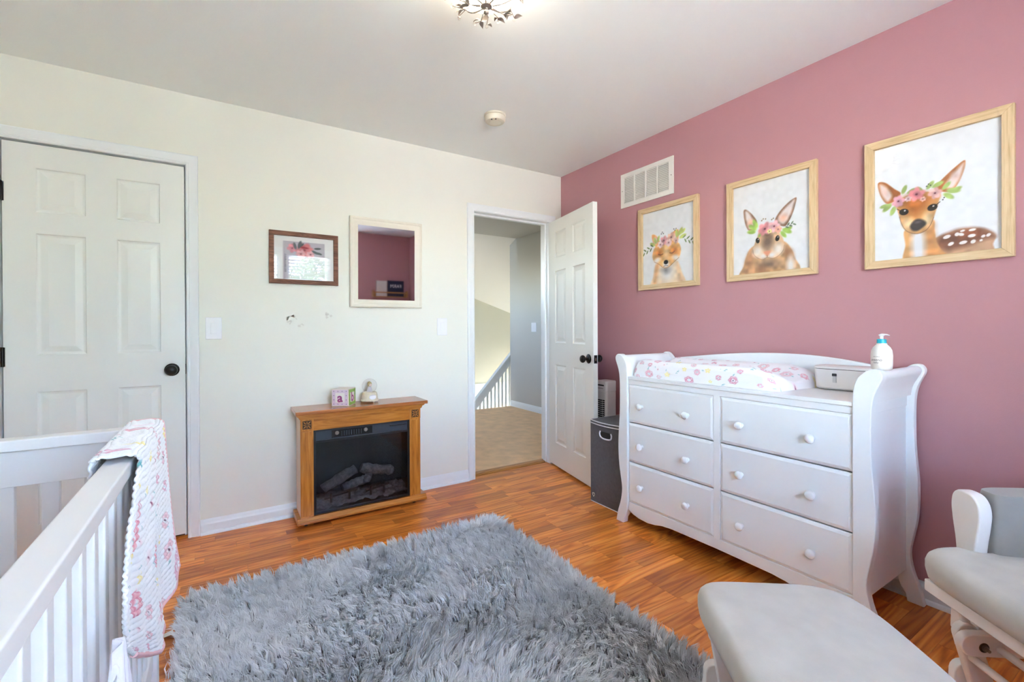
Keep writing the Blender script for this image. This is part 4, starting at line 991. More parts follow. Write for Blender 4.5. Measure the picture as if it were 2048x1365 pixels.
# floral print on the white wall
def paint_floral_card():
    k = 0.86; cv = Canvas(1, k, 90, 78, (0.93, 0.93, 0.93))
    cv.poly([(0.155, 0.02), (0.84, 0.02), (0.84, 0.755), (0.155, 0.755)], (0.74, 0.72, 0.76), 1, 0.01, False)
    for x, y, r, c in ((0.30, 0.62, 0.085, (0.86, 0.56, 0.60)), (0.50, 0.60, 0.14, (0.88, 0.50, 0.50)), (0.44, 0.52, 0.08, (0.90, 0.66, 0.68)), (0.60, 0.52, 0.07, (0.92, 0.70, 0.72))): cv.flower(x, y, r, c, (0.55, 0.16, 0.18), seed=int(x * 90))
    cv.ell(0.50, 0.645, 0.07, 0.022, (0.62, 0.18, 0.20), 0.8, -0.1, 0.5)
    for x, y, l, an in ((0.40, 0.62, 0.16, 1.3), (0.36, 0.60, 0.14, 1.8), (0.42, 0.66, 0.10, 0.8), (0.62, 0.60, 0.13, -0.5), (0.66, 0.64, 0.12, 0.1), (0.68, 0.57, 0.12, -0.3)): cv.leaf(x, y, l, l * 0.36, an, (0.33, 0.38, 0.38), 0.85)
    g = random.Random(4)
    for q in range(16):
        y = 0.50 - q * 0.022; cv.line([(0.175, y), (0.20, y + g.uniform(-.008, .008))], 0.010, (0.35, 0.36, 0.44), 0.8, False)
        if g.random() < 0.6: cv.line([(0.175 + 0.02 * (q % 2), y), (0.175 + 0.02 * (q % 2), y - 0.02)], 0.008, (0.35, 0.36, 0.44), 0.7, False)
    return cv
pf = thing('framed_print', 'rustic brown wood frame with a matted flower card beside the mirror', 'framed print', (0.43, D - 0.001, 1.42))
px0, px1, pz0, pz1, fw = 0.233, 0.624, 1.4215, 1.739, 0.0265
ya, yb = D - 0.022, D - 0.003
for pts in ([(px0, pz0), (px0, pz1), (px0 + fw, pz1 - fw), (px0 + fw, pz0 + fw)], [(px1, pz0), (px1 - fw, pz0 + fw), (px1 - fw, pz1 - fw), (px1, pz1)], [(px0, pz1), (px1, pz1), (px1 - fw, pz1 - fw), (px0 + fw, pz1 - fw)], [(px0, pz0), (px0 + fw, pz0 + fw), (px1 - fw, pz0 + fw), (px1, pz0)]):
    MB().prism(pts, 1, ya, yb).build('frame_bar', M_rustic, pf, bevel=0.0012)
box('backing_board', MATS['brown_board'], pf, px0 + fw - 0.003, px1 - fw + 0.003, D - 0.006, D - 0.003, pz0 + fw - 0.003, pz1 - fw + 0.003)
grid_print('print', M_paper, pf, lambda u, v: (lerp(px0 + fw - 0.003, px1 - fw + 0.003, u), D - 0.0066, lerp(pz0 + fw - 0.003, pz1 - fw + 0.003, v)), paint_floral_card(), False)
box('glass', M_glass, pf, px0 + fw - 0.003, px1 - fw + 0.003, D - 0.011, D - 0.0095, pz0 + fw - 0.003, pz1 - fw + 0.003)

# mirror, leaning a little forward at its top
mr_ = thing('wall_mirror', 'cream framed mirror hanging on the white wall', 'mirror', (0.941, D - 0.004, 1.288), local=True)
mw2, mh, mf = 0.4895 / 2, 0.592, 0.052
M_mir, ntm, bm_ = new_mat('mirror_silver'); bm_.inputs['Metallic'].default_value = 1.0; bm_.inputs['Roughness'].default_value = 0.03; bm_.inputs['Base Color'].default_value = (0.76, 0.75, 0.77, 1)
M_mframe = mat('cream_frame_paint', rgb(232, 226, 212), 0.5)
PRO = [(0, 0), (0, -0.018), (0.006, -0.024), (0.014, -0.024), (0.018, -0.020), (0.024, -0.020), (0.030, -0.023), (0.036, -0.022), (0.046, -0.014), (mf, -0.012), (mf, 0)]
mb = MB(); vs = []; n = len(PRO)
for cx, cz, sx, sz in ((-mw2, 0, 1, 1), (mw2, 0, -1, 1), (mw2, mh, -1, -1), (-mw2, mh, 1, -1)):
    for w_, d_ in PRO: vs.append((cx + sx * w_, d_, cz + sz * w_))
fs = [(k * n + i, k * n + i + 1, ((k + 1) % 4) * n + i + 1, ((k + 1) % 4) * n + i) for k in range(4) for i in range(n - 1)]
mb.add(vs, fs).build('mirror_frame', M_mframe, mr_, smooth=30)
MB().box(-mw2 + mf - 0.004, mw2 - mf + 0.004, -0.010, -0.006, mf - 0.004, mh - mf + 0.004).build('mirror_glass', M_mir, mr_)
mr_.rotation_euler = (R(0.95), 0, 0)

# book rack with books on the wall behind (seen in the mirror)
rk = thing('book_rack', 'small wooden wall rack holding books, seen in the mirror', 'book rack', (2.13, YB, 1.50))
M_pine = wood('pine_rack', [(0.3, rgb(176, 126, 76)), (0.7, rgb(206, 160, 104))], along=0, fine=60, long=3, rough=0.5, cath=0.2)
box('shelf', M_pine, rk, 1.88, 2.40, YB + 0.001, YB + 0.09, 1.50, 1.512); box('back_panel', M_pine, rk, 1.88, 2.40, YB + 0.001, YB + 0.008, 1.512, 1.57)
for a in (1.88, 2.388): box('end_panel', M_pine, rk, a, a + 0.012, YB + 0.008, YB + 0.09, 1.512, 1.60)
box('front_rail', M_pine, rk, 1.892, 2.388, YB + 0.080, YB + 0.089, 1.56, 1.578)
def book(label, x0, x1, h, col, txt):
    t = thing('book', label, 'book', ((x0 + x1) / 2, YB + 0.045, 1.5125))
    box('cover', mat('cover_' + txt[0].lower(), col, 0.4), t, x0, x1, YB + 0.035, YB + 0.055, 1.5125, 1.5125 + h, 0.001)
    for body, size, zz, c in txt[1]:
        text_mesh('title', body, size, mat('title_' + c, rgb(245, 245, 245) if c == 'white' else rgb(90, 90, 110), 0.5), t,
                  Matrix.Translation(Vector(((x0 + x1) / 2, YB + 0.0554, 1.5125 + zz))) @ Matrix.Rotation(math.pi, 4, 'Z') @ Matrix.Rotation(math.pi / 2, 4, 'X'))
book('dark blue board book with FARM in white letters on the wall rack', 2.10, 2.35, 0.24, rgb(30, 44, 76), ('navy', [('FARM', 0.07, 0.155, 'white')]))
book('white picture book standing beside the blue one on the rack', 1.93, 2.09, 0.23, rgb(214, 216, 216), ('pale', []))

# ---- return air vent
vt = thing('air_vent', 'white louvred return air vent high on the pink wall', 'vent', (W, 2.14, 2.01))
vy0, vy1, vz0, vz1 = 2.368, 1.9115, 2.0095, 2.252
M_vent = mat('white_vent_enamel', rgb(236, 234, 226), 0.45)
cols = [(2.335, 2.248), (2.236, 2.147), (2.135, 2.047), (2.035, 1.948)]
lz0, lz1 = vz0 + 0.028, vz1 - 0.028
fm = MB(); xa, xb = W - 0.008, W - 0.0005
fm.box(xa, xb, vy1, vy0, vz0, lz0).box(xa, xb, vy1, vy0, lz1, vz1)
e_ = [vy0] + [q for c in cols for q in c] + [vy1]
for i in range(0, len(e_), 2): fm.box(xa, xb, e_[i + 1], e_[i], lz0, lz1)
fm.build('vent_frame', M_vent, vt)
box('duct_back', mat('duct_dark', rgb(40, 38, 36), 0.9), vt, W - 0.0012, W - 0.0004, cols[-1][1], cols[0][0], lz0, lz1)
lv = MB().add([(0, 0, 0), (0, 1, 0), (-0.0062, 1, -0.0118), (-0.0062, 0, -0.0118), (0, 0, 0.0012), (0, 1, 0.0012), (-0.0062, 1, -0.0106), (-0.0062, 0, -0.0106)], [(0, 3, 2, 1), (4, 5, 6, 7), (0, 1, 5, 4), (1, 2, 6, 5), (2, 3, 7, 6), (3, 0, 4, 7)])
lme = bpy.data.meshes.new('louver'); lme.from_pydata(lv.v, [], lv.f); lme.materials.append(M_vent)
for a, b_ in cols:
    for k in range(16):
        o = bpy.data.objects.new('louver', lme); link(o, vt)
        o.location = (-0.0012, b_ + 0.003 - 2.14, lz0 + (k + 0.95) * (lz1 - lz0) / 16 - 2.01); o.scale = (1, a - b_ - 0.006, 1)
for yy in (2.352, 1.928): MB().lathe([(0.0001, -0.0022), (0.003, -0.0015), (0.0035, 0)], (xa, yy, (vz0 + vz1) / 2), 'x', 10).build('screw', M_steel, vt)

# ---- smoke detector
sd = thing('smoke_detector', 'round cream smoke detector on the ceiling', 'smoke detector', (1.401, 2.386, H))
M_sd = mat('cream_plastic', rgb(226, 220, 200), 0.5)
MB().lathe([(0.0001, -0.001), (0.066, -0.001), (0.066, -0.010), (0.062, -0.013), (0.0001, -0.013)], (1.401, 2.386, H), 'z', 36).build('mounting_ring', M_sd, sd, smooth=40)
MB().lathe([(0.061, -0.013), (0.064, -0.016), (0.062, -0.036), (0.056, -0.044), (0.045, -0.046), (0.043, -0.044), (0.036, -0.044), (0.034, -0.046), (0.0001, -0.047)], (1.401, 2.386, H), 'z', 36).build('cover', M_sd, sd, smooth=35)
for k in range(2):
    a = R(215 + 30 * k); MB().lathe([(0.0001, -0.0475), (0.005, -0.0475), (0.005, -0.044)], (1.401 + 0.048 * math.cos(a), 2.386 + 0.048 * math.sin(a), H), 'z', 10).build('sensor_hole', M_dark, sd)

# ---- ceiling lamp: glass bowl in a metal vine with leaves and crystals
LX, LY, LZ = 0.800, 1.420, H
cl = thing('ceiling_lamp', 'flush ceiling lamp with glowing glass bowl, metal leaves and crystals', 'ceiling lamp', (LX, LY, LZ))
M_pewter = mat('pewter', rgb(158, 148, 138), 0.45, metal=0.7)
M_shade = emit_mat('glowing_frosted_glass', (1.0, 0.90, 0.74), LAMP_POWER)
MB().lathe([(0.0001, -0.0005), (0.075, -0.0005), (0.075, -0.012), (0.060, -0.022), (0.020, -0.026), (0.012, -0.05), (0.0001, -0.05)], (LX, LY, LZ), 'z', 28).build('canopy', M_pewter, cl, smooth=40)
bowl = [(0.118 * math.sin(R(a)) + 1e-5, -0.060 - 0.080 * math.cos(R(a))) for a in range(0, 95, 8)]
MB().lathe(bowl[1:] + [(0.110, -0.056), (0.02, -0.052)], (LX, LY, LZ), 'z', 32).build('glass_bowl', M_shade, cl, smooth=60)
MB().lathe([(0.0001, -0.142), (0.020, -0.142), (0.0205, -0.148), (0.014, -0.152), (0.007, -0.154), (0.0055, -0.158), (0.0105, -0.164), (0.0095, -0.171), (0.004, -0.176), (0.0001, -0.177)], (LX, LY, LZ), 'z', 20).build('finial', M_pewter, cl, smooth=50)
def leaf_mesh(p, d, l, w, twist):
    d = Vector(d).normalized(); p = Vector(p); sd_ = d.cross(Vector((0, 0, 1))).normalized(); up_ = sd_.cross(d)
    sd_ = (sd_ * math.cos(twist) + up_ * math.sin(twist)); nn = sd_.cross(d)
    vs, fs = [], []
    for i in range(6):
        t = i / 5; ww = w * math.sin(math.pi * (0.06 + 0.94 * t) ** 0.8) * 0.5
        c = p + d * l * t + nn * 0.006 * math.sin(math.pi * t)
        vs += [c - sd_ * ww - nn * 0.002, c, c + sd_ * ww - nn * 0.002]
    for i in range(5):
        k = 3 * i; fs += [(k, k + 1, k + 4, k + 3), (k + 1, k + 2, k + 5, k + 4)]
    n_ = len(vs); vs += [v_ - nn * 0.0012 for v_ in vs]; fs += [tuple(q + n_ for q in f)[::-1] for f in fs]
    return MB().add(vs, fs)
gl = random.Random(5)
M_crystal = glass_mat('crystal', 1.6, (0.97, 0.96, 0.95))
for k in range(8):
    a = 2 * math.pi * k / 8 + 0.2; ca, sa = math.cos(a), math.sin(a)
    pts = []
    for q in range(9):
        t = R(8 + q * 11); rr = 0.124 * math.sin(t) + 0.004; pts.append((LX + rr * ca, LY + rr * sa, LZ - 0.062 - 0.084 * math.cos(t)))
    MB().tube(pts, 0.0032, 6).build('rib', M_pewter, cl, smooth=60)
    # an outward spray: twig, leaf and crystal
    a2 = a + 0.39; ca, sa = math.cos(a2), math.sin(a2); lowr = 0.020 if k % 2 else 0.05
    p0 = Vector((LX + lowr * ca, LY + lowr * sa, LZ - 0.146 + (0 if k % 2 else 0.012))); drop = -0.012 if k % 2 else 0.006
    p1 = Vector((LX + (lowr + 0.045) * ca, LY + (lowr + 0.045) * sa, p0.z + drop)); p2 = Vector((LX + (lowr + 0.080) * math.cos(a2 + 0.12), LY + (lowr + 0.080) * math.sin(a2 + 0.12), p1.z + 0.012))
    MB().tube([p0, p1, p2], 0.0016, 6).build('twig', M_pewter, cl, smooth=60)
    leaf_mesh(p1, (math.cos(a2 - 0.5), math.sin(a2 - 0.5), -0.12), 0.034, 0.016, gl.uniform(-0.5, 0.5)).build('leaf', M_pewter, cl, smooth=60)
    leaf_mesh(p1 + Vector((0, 0, 0.004)), (math.cos(a2 + 0.9), math.sin(a2 + 0.9), 0.1), 0.030, 0.014, gl.uniform(-0.5, 0.5)).build('leaf', M_pewter, cl, smooth=60)
    MB().sphere(p2, 0.0085, 8, 6).build('crystal', M_crystal, cl)
    q1 = Vector((LX + 0.118 * math.cos(a), LY + 0.118 * math.sin(a), LZ - 0.098)); q2 = q1 + Vector((0.030 * math.cos(a + 0.3), 0.030 * math.sin(a + 0.3), -0.014))
    MB().tube([q1, q2], 0.0015, 6).build('twig', M_pewter, cl, smooth=60)
    leaf_mesh(q1, (math.cos(a + 1.2), math.sin(a + 1.2), -0.45), 0.040, 0.018, gl.uniform(-0.6, 0.6)).build('leaf', M_pewter, cl, smooth=60)
    leaf_mesh(q2, (math.cos(a - 0.6), math.sin(a - 0.6), 0.3), 0.034, 0.016, gl.uniform(-0.6, 0.6)).build('leaf', M_pewter, cl, smooth=60)
    MB().sphere(q2 + Vector((0, 0, -0.008)), 0.0075, 8, 6).build('crystal', M_crystal, cl)

# ================================================================== ELECTRIC FIREPLACE
FX0, FX1 = 0.372, 1.096; FYF, FYB = 2.862, 3.045
fp = thing('electric_fireplace', 'honey oak electric fireplace with black firebox against the white wall', 'fireplace', (0.74, 2.95, 0))
# mantel top with moulding
MB().prism([(0.344, 0.650), (1.139, 0.650), (1.139, 0.671), (0.344, 0.671)], 1, 2.832, D - 0.002).build('mantel_top', M_top, fp, bevel=0.003)
MB().prism([(FX0 - 0.018, 0.640), (FX1 + 0.018, 0.640), (FX1 + 0.026, 0.650), (FX0 - 0.026, 0.650)], 1, 2.842, FYB - 0.002).build('mantel_moulding', M_honey, fp)
MB().prism([(FX0 - 0.004, 0.622), (FX1 + 0.004, 0.622), (FX1 + 0.014, 0.640), (FX0 - 0.014, 0.640)], 1, 2.850, FYB - 0.003).build('crown_strip', M_honey, fp)
# side walls, pilasters, header, base
M_side = wood('pale_oak_side', [(0.3, rgb(206, 176, 150)), (0.6, rgb(222, 198, 176))], along=2, fine=60, long=3, rough=0.4, cath=0.2)
box('side_panel', M_side, fp, FX0, FX0 + 0.012, FYF + 0.016, FYB - 0.004, 0.055, 0.622); box('side_panel', M_side, fp, FX1 - 0.012, FX1, FYF + 0.016, FYB - 0.004, 0.055, 0.622)
OX0, OX1, OZ0, OZ1 = 0.442, 1.024, 0.056, 0.552
for a, b_ in ((FX0, OX0), (OX1, FX1)):
    box('pilaster', M_honeyz, fp, a, b_, FYF, FYF + 0.016, 0.052, 0.556)
    box('pilaster_field', M_honeyz, fp, a + 0.010, b_ - 0.010, FYF - 0.002, FYF, 0.060, 0.548)
    bk_ = box('rosette_block', M_honeyz, fp, a, b_, FYF - 0.004, FYF + 0.016, 0.556, 0.622)
    cx, cz = (a + b_) / 2, 0.589
    box('rosette_ground', mat('rosette_dark_brown', rgb(66, 40, 14), 0.6), bk_, cx - 0.024, cx + 0.024, FYF - 0.0046, FYF - 0.004, cz - 0.024, cz + 0.024)  # dark brown square behind the carved petals
    rs = MB()
    for k in range(8):
        an = k * math.pi / 4; l = 0.022 if k % 2 == 0 else 0.029
        rs.prism([(cx + 0.004 * math.cos(an), cz + 0.004 * math.sin(an)), (cx + l * 0.6 * math.cos(an - 0.16), cz + l * 0.6 * math.sin(an - 0.16)), (cx + l * math.cos(an), cz + l * math.sin(an)), (cx + l * 0.6 * math.cos(an + 0.16), cz + l * 0.6 * math.sin(an + 0.16))], 1, FYF - 0.007, FYF - 0.004)
    rs.build('rosette_carving', M_honeyz, bk_)
box('header', M_honey, fp, OX0, OX1, FYF, FYF + 0.016, OZ1, 0.622); box('header_strip', M_honey, fp, OX0 + 0.002, OX1 - 0.002, FYF - 0.004, FYF, 0.606, 0.619, 0.002)
MB().prism([(2.838, 0.020), (2.838, 0.032), (2.850, 0.042), (2.856, 0.052), (FYB - 0.004, 0.052), (FYB - 0.004, 0.020)], 0, FX0 - 0.020, FX1 + 0.036).build('plinth', M_honey, fp, bevel=0.0015)
for xx in (0.40, 1.055):
    for yy in (2.875, 3.01):
        MB().lathe([(0.0001, -0.008), (0.0095, -0.008), (0.010, -0.006), (0.010, 0.006), (0.0095, 0.008), (0.0001, 0.008)], (xx, yy, 0.010), 'x', 16).build('caster', M_dark, fp, smooth=40)
# firebox
M_fb = mat('firebox_black', rgb(26, 26, 28), 0.55); M_fr = mat('firebox_frame', rgb(20, 21, 25), 0.35)
fb = MB(); yb2 = 3.02
fb.box(OX0, OX0 + 0.004, FYF + 0.016, yb2, OZ0, OZ1).box(OX1 - 0.004, OX1, FYF + 0.016, yb2, OZ0, OZ1).box(OX0, OX1, yb2, yb2 + 0.004, OZ0, OZ1).box(OX0, OX1, FYF + 0.016, yb2, OZ1 - 0.004, OZ1).box(OX0, OX1, FYF + 0.016, yb2, OZ0 - 0.003, OZ0 + 0.004)
fb.build('firebox', M_fb, fp)
fr = MB(); t = 0.014; y0, y1 = FYF + 0.002, FYF + 0.014
fr.box(OX0, OX0 + t, y0, y1, OZ0, OZ1).box(OX1 - t, OX1, y0, y1, OZ0, OZ1).box(OX0 + t, OX1 - t, y0, y1, OZ0, OZ0 + t).box(OX0 + t, OX1 - t, y0, y1, OZ1 - 0.010, OZ1).box(OX0 + t, OX1 - t, y0, y1, 0.476, 0.488)
fr.build('firebox_frame', M_fr, fp, bevel=0.001)
box('control_panel', mat('control_panel_grey', rgb(52, 56, 64), 0.4), fp, OX0 + t, OX1 - t, FYF + 0.012, FYF + 0.018, 0.488, OZ1 - 0.010)
box('heater_window', mat('heater_dark', rgb(24, 26, 28), 0.25), fp, 0.545, 0.785, FYF + 0.0105, FYF + 0.012, 0.494, 0.538)
for xx in (0.575, 0.745): MB().lathe([(0.0001, -0.006), (0.010, -0.005), (0.012, 0.0)], (xx, FYF + 0.0105, 0.520), 'y', 14).build('control_dial', M_steel, fp, smooth=40)
hm = MB()
for k in range(9): hm.box(0.60 + k * 0.0145, 0.604 + k * 0.0145, FYF + 0.008, FYF + 0.0105, 0.500, 0.528)
hm.build('heater_grille', mat('grille_grey', rgb(58, 62, 66), 0.4), fp)
MB().tube([(0.895, FYF + 0.004, 0.527), (0.90, FYF - 0.002, 0.527), (0.995, FYF - 0.002, 0.527), (1.0, FYF + 0.004, 0.527)], 0.004, 8).build('pull_bar', M_fr, fp, smooth=50)
box('firebox_glass', glass_mat('dark_glass', 1.35, (0.86, 0.86, 0.88)), fp, OX0 + t, OX1 - t, FYF + 0.0075, FYF + 0.009, OZ0 + t, 0.476)
M_log = mat('charred_log', rgb(98, 96, 95), 0.95, var=0.4, vscale=60, bump=1.0, bscale=140)
M_ember = mat('ash_bed', rgb(92, 91, 92), 0.95, var=0.35, vscale=70, bump=1.0, bscale=160)
gg = random.Random(8)
def log(p0, p1, r, nm='log'):
    p0, p1 = Vector(p0), Vector(p1); pts = []; rr = []
    for i in range(10):
        t_ = i / 9; pts.append(p0.lerp(p1, t_) + Vector((gg.uniform(-.003, .003), gg.uniform(-.003, .003), gg.uniform(-.003, .003)))); rr.append(r * (1 + gg.uniform(-0.14, 0.14)) * (0.9 if i in (0, 9) else 1))
    MB().tube(pts, rr, 12).build(nm, M_log, fp, smooth=50)
log((0.505, 2.930, 0.180), (0.700, 2.960, 0.262), 0.030); log((0.735, 2.955, 0.262), (0.930, 2.925, 0.222), 0.031); log((0.760, 2.93, 0.175), (0.800, 2.96, 0.245), 0.024); log((0.62, 2.945, 0.160), (0.76, 2.96, 0.185), 0.027)
n1 = vnoise(21)
def ash(u, v):
    x = lerp(OX0 + 0.006, OX1 - 0.006, u); y = lerp(FYF + 0.019, yb2 - 0.002, v)
    h = float(n1(np.array([x * 40]), np.array([y * 40]))[0]) * 0.03 + float(n1(np.array([x * 110 + 7]), np.array([y * 110]))[0]) * 0.012
    return (x, y, OZ0 + 0.008 + h + 0.055 * v * (1 - 0.35 * v))
ab = MB().grid(ash, 60, 24).build('ash_bed', M_ember, fp, smooth=60, recalc=False)
for xs_ in ((0.505, 0.70), (0.75, 0.90)):
    gr_ = MB().tube([(xs_[0], 2.895, 0.128), (xs_[1], 2.905, 0.150)], 0.006, 6)
    for q in (0.2, 0.75): gr_.tube([(lerp(*xs_, q), 2.895, 0.10), (lerp(*xs_, q), 2.895, 0.155)], 0.007, 6)
    gr_.build('log_grate', M_dark, fp, smooth=50)

# ---- alphabet block on the mantel
ab_c = Vector((0.664, 2.930, 0.6715)); rot = math.atan2(-(2.792 - 2.868), 0) if False else 0
# front face seen nearly square-on ("a"), right side green ("b")
blk = thing('alphabet_block', 'pastel alphabet block with letters a and b on the mantel', 'toy block', (0.632, 2.950, 0.6715), R(-36), local=True)
hs = 0.053
FACES = {'front': (0, -1), 'right': (1, 0), 'back': (0, 1), 'left': (-1, 0)}
box('block_core', mat('block_cream', rgb(232, 218, 206), 0.5), blk, -hs, hs, -hs, hs, 0, 2 * hs, 0.002)
M_lil = mat('block_lilac', rgb(222, 200, 216), 0.5); M_grn = mat('block_green', rgb(150, 190, 84), 0.5); M_crm = mat('block_label', rgb(238, 232, 226), 0.5)
M_purp = mat('letter_purple', rgb(160, 72, 128), 0.5); M_dot = mat('block_dot', rgb(96, 84, 100), 0.5)
def face(nm, dx, dy, m_, letter, dots, cm):
    def T(a, b_, o_):      # a across, b up, o outwards
        return (dx * (hs + o_) - dy * a, dy * (hs + o_) + dx * a, hs + b_)
    def slab(a0, a1, b0, b1, o0, o1, name, mm):
        vs = [T(a, b_, o_) for o_ in (o0, o1) for a, b_ in ((a0, b0), (a1, b0), (a1, b1), (a0, b1))]
        return MB().add(vs, [(0, 3, 2, 1), (4, 5, 6, 7), (0, 1, 5, 4), (1, 2, 6, 5), (2, 3, 7, 6), (3, 0, 4, 7)]).build(name, mm, blk)
    slab(-0.048, 0.048, -0.048, 0.048, 0.0, 0.0008, 'face_border', m_)
    slab(-0.029, 0.029, -0.029, 0.029, 0.0008, 0.0016, 'face_label', cm)
    if letter:
        mw = Matrix(((-dy, 0, dx, dx * (hs + 0.0016)), (dx, 0, dy, dy * (hs + 0.0016)), (0, 1, 0, hs), (0, 0, 0, 1)))
        text_mesh('letter_' + letter, letter, 0.076, M_purp, blk, mw @ Matrix.Translation((0, -0.002, 0)), 0.0008, 0.0022, org=Vector())
    if dots:
        dm = MB()
        for q in range(4):
            for sx, sy in ((-0.039 + q * 0.026, 0.039), (-0.039 + q * 0.026, -0.039), (-0.039, -0.039 + q * 0.026), (0.039, -0.039 + q * 0.026)):
                vs = [T(sx + 0.0028 * math.cos(w * 1.047), sy + 0.0028 * math.sin(w * 1.047), 0.0012) for w in range(6)]
                dm.add(vs, [tuple(range(6))])
        dm.build('face_dots', M_dot, blk)
face('f', 0, -1, M_lil, 'a', True, M_crm); face('r', 1, 0, M_grn, 'b', True, M_crm); face('l', -1, 0, M_grn, '', True, M_crm); face('b', 0, 1, M_lil, '', True, M_crm)

# ---- snow globe
gx, gy, gz = 0.800, 2.985, 0.6715
sg_ = thing('snow_globe', 'small snow globe with a figurine on a cream base on the mantel', 'snow globe', (gx, gy, gz)); ORG[sg_.name] = Vector((gx, gy, gz)); sg_.scale = (1.28, 1.28, 1.28)
M_gb = mat('globe_base', rgb(224, 214, 190), 0.5, var=0.08, vscale=90)
for k in range(3):
    a = R(-90 + 120 * k + 20); MB().sphere((gx + 0.033 * math.cos(a), gy + 0.033 * math.sin(a), gz + 0.0045), 0.0045, 8, 6).build('foot', M_gb, sg_, smooth=60)
MB().lathe([(0.0001, 0.006), (0.042, 0.006), (0.044, 0.009), (0.0435, 0.013), (0.040, 0.015), (0.037, 0.040), (0.034, 0.048), (0.026, 0.052), (0.0001, 0.052)], (gx, gy, gz), 'z', 32).build('base', M_gb, sg_, smooth=40)
tc_ = Vector((gx, gy, gz + 0.028)); dv = Vector((0.15, -1, 0)).normalized(); sx_ = Vector((0, 0, 1)).cross(dv) * -1
MB().add([tc_ + dv * 0.0425 + sx_ * (0.018 * math.cos(q * 0.524)) + Vector((0, 0, 0.012 * math.sin(q * 0.524))) - dv * 0.004 * abs(math.cos(q * 0.524)) for q in range(12)] + [tc_ + dv * 0.034 + sx_ * (0.018 * math.cos(q * 0.524)) + Vector((0, 0, 0.012 * math.sin(q * 0.524))) for q in range(12)],
         [tuple(range(12))] + [(i, (i + 1) % 12, 12 + (i + 1) % 12, 12 + i) for i in range(12)]).build('name_plaque', mat('plaque_white', rgb(236, 236, 238), 0.5), sg_)
fgm = mat('figurine_blond', rgb(196, 176, 120), 0.6); fgd = mat('figurine_dress', rgb(214, 208, 212), 0.6)
MB().lathe([(0.0001, 0), (0.015, 0), (0.014, 0.006), (0.008, 0.024), (0.005, 0.030), (0.0001, 0.031)], (gx, gy, gz + 0.050), 'z', 16).build('figurine_dress', fgd, sg_, smooth=60)
MB().sphere((gx, gy, gz + 0.090), 0.0115, 14, 10, (1, 1, 1.15)).build('figurine_hair', fgm, sg_, smooth=60)
MB().sphere((gx + 0.002, gy - 0.007, gz + 0.086), 0.0075, 12, 8).build('figurine_face', mat('figurine_skin', rgb(236, 208, 190), 0.6), sg_, smooth=60)
MB().sphere((gx, gy, gz + 0.081), 0.037, 32, 20).build('glass_ball', glass_mat('globe_glass', 1.4, (0.97, 0.97, 0.97)), sg_, smooth=180)

# ================================================================== HAMPER, TOWER FAN
hp = thing('laundry_hamper', 'dark grey fabric laundry hamper with white piping beside the dresser', 'hamper', (2.22, 2.12, 0))
M_ham = mat('charcoal_fabric', rgb(92, 90, 94), 0.9, var=0.10, vscale=60, bump=0.5, bscale=700)
M_pip = mat('white_piping', rgb(222, 222, 228), 0.7)
hx0, hx1, hy0, hy1, hz = 2.050, 2.395, 1.975, 2.262, 0.520
def ham_plan(z, bulge=0.0):
    pts = []
    for k in range(13):
        t_ = k / 12; pts.append((hx0 - bulge * math.sin(math.pi * t_), lerp(hy1, hy0, t_)))
    for k in range(13):
        t_ = k / 12; pts.append((hx1 + 0.5 * bulge * math.sin(math.pi * t_), lerp(hy0, hy1, t_)))
    return pts
hb = loft([(ham_plan(0, 0.0), 0.004), (ham_plan(0, 0.002), 0.10), (ham_plan(0, 0.006), 0.30), (ham_plan(0, 0.010), hz)])
ho = hb.build('hamper_body', M_ham, hp, smooth=40)
def lidz(x): return hz + 0.012 + 0.0 * x
ld = loft([(ham_plan(0, 0.022), hz + 0.002), (ham_plan(0, 0.024), hz + 0.010), (ham_plan(0, 0.022), hz + 0.018), (ham_plan(0, 0.012), hz + 0.021)])
ld.build('lid', M_ham, hp, smooth=40)
def ring_tube(pts, z, r, nm): MB().tube([(p[0], p[1], z) for p in pts], r, 6, closed=True).build(nm, M_pip, hp, smooth=60)
ring_tube(ham_plan(0, 0.024), hz + 0.019, 0.0032, 'lid_piping'); ring_tube(ham_plan(0, 0.023), hz + 0.001, 0.0032, 'lid_piping'); ring_tube(ham_plan(0, 0.001), 0.0045, 0.0025, 'base_piping')
# handle opening with white rim
hc_ = [(2.112 - 0.046, 0.480), (2.112 - 0.052, 0.465), (2.112 - 0.045, 0.445), (2.112 - 0.02, 0.438), (2.112 + 0.02, 0.438), (2.112 + 0.045, 0.448), (2.112 + 0.052, 0.468), (2.112 + 0.046, 0.482)]
hcs = catmull(hc_, 5); hxf = hx0 - 0.0105
MB().prism([(y, z) for y, z in hcs], 0, hxf + 0.0005, hxf + 0.004).build('handle_opening', M_dark, hp)
MB().tube([(hxf - 0.001, y, z) for y, z in hcs], 0.0048, 8).build('handle_rim', M_pip, hp, smooth=60)
ht = []
for k in range(20):
    a = 2 * math.pi * k / 20; ht.append((hx0 - 0.0035, 2.232 - 0.0009 * 16 * math.sin(a) ** 3 * 0.75, 0.052 + 0.0009 * (13 * math.cos(a) - 5 * math.cos(2 * a) - 2 * math.cos(3 * a) - math.cos(4 * a))))
MB().tube(ht, 0.0018, 6, closed=True).build('heart_logo', mat('logo_white', rgb(245, 245, 245), 0.6), hp, smooth=60)

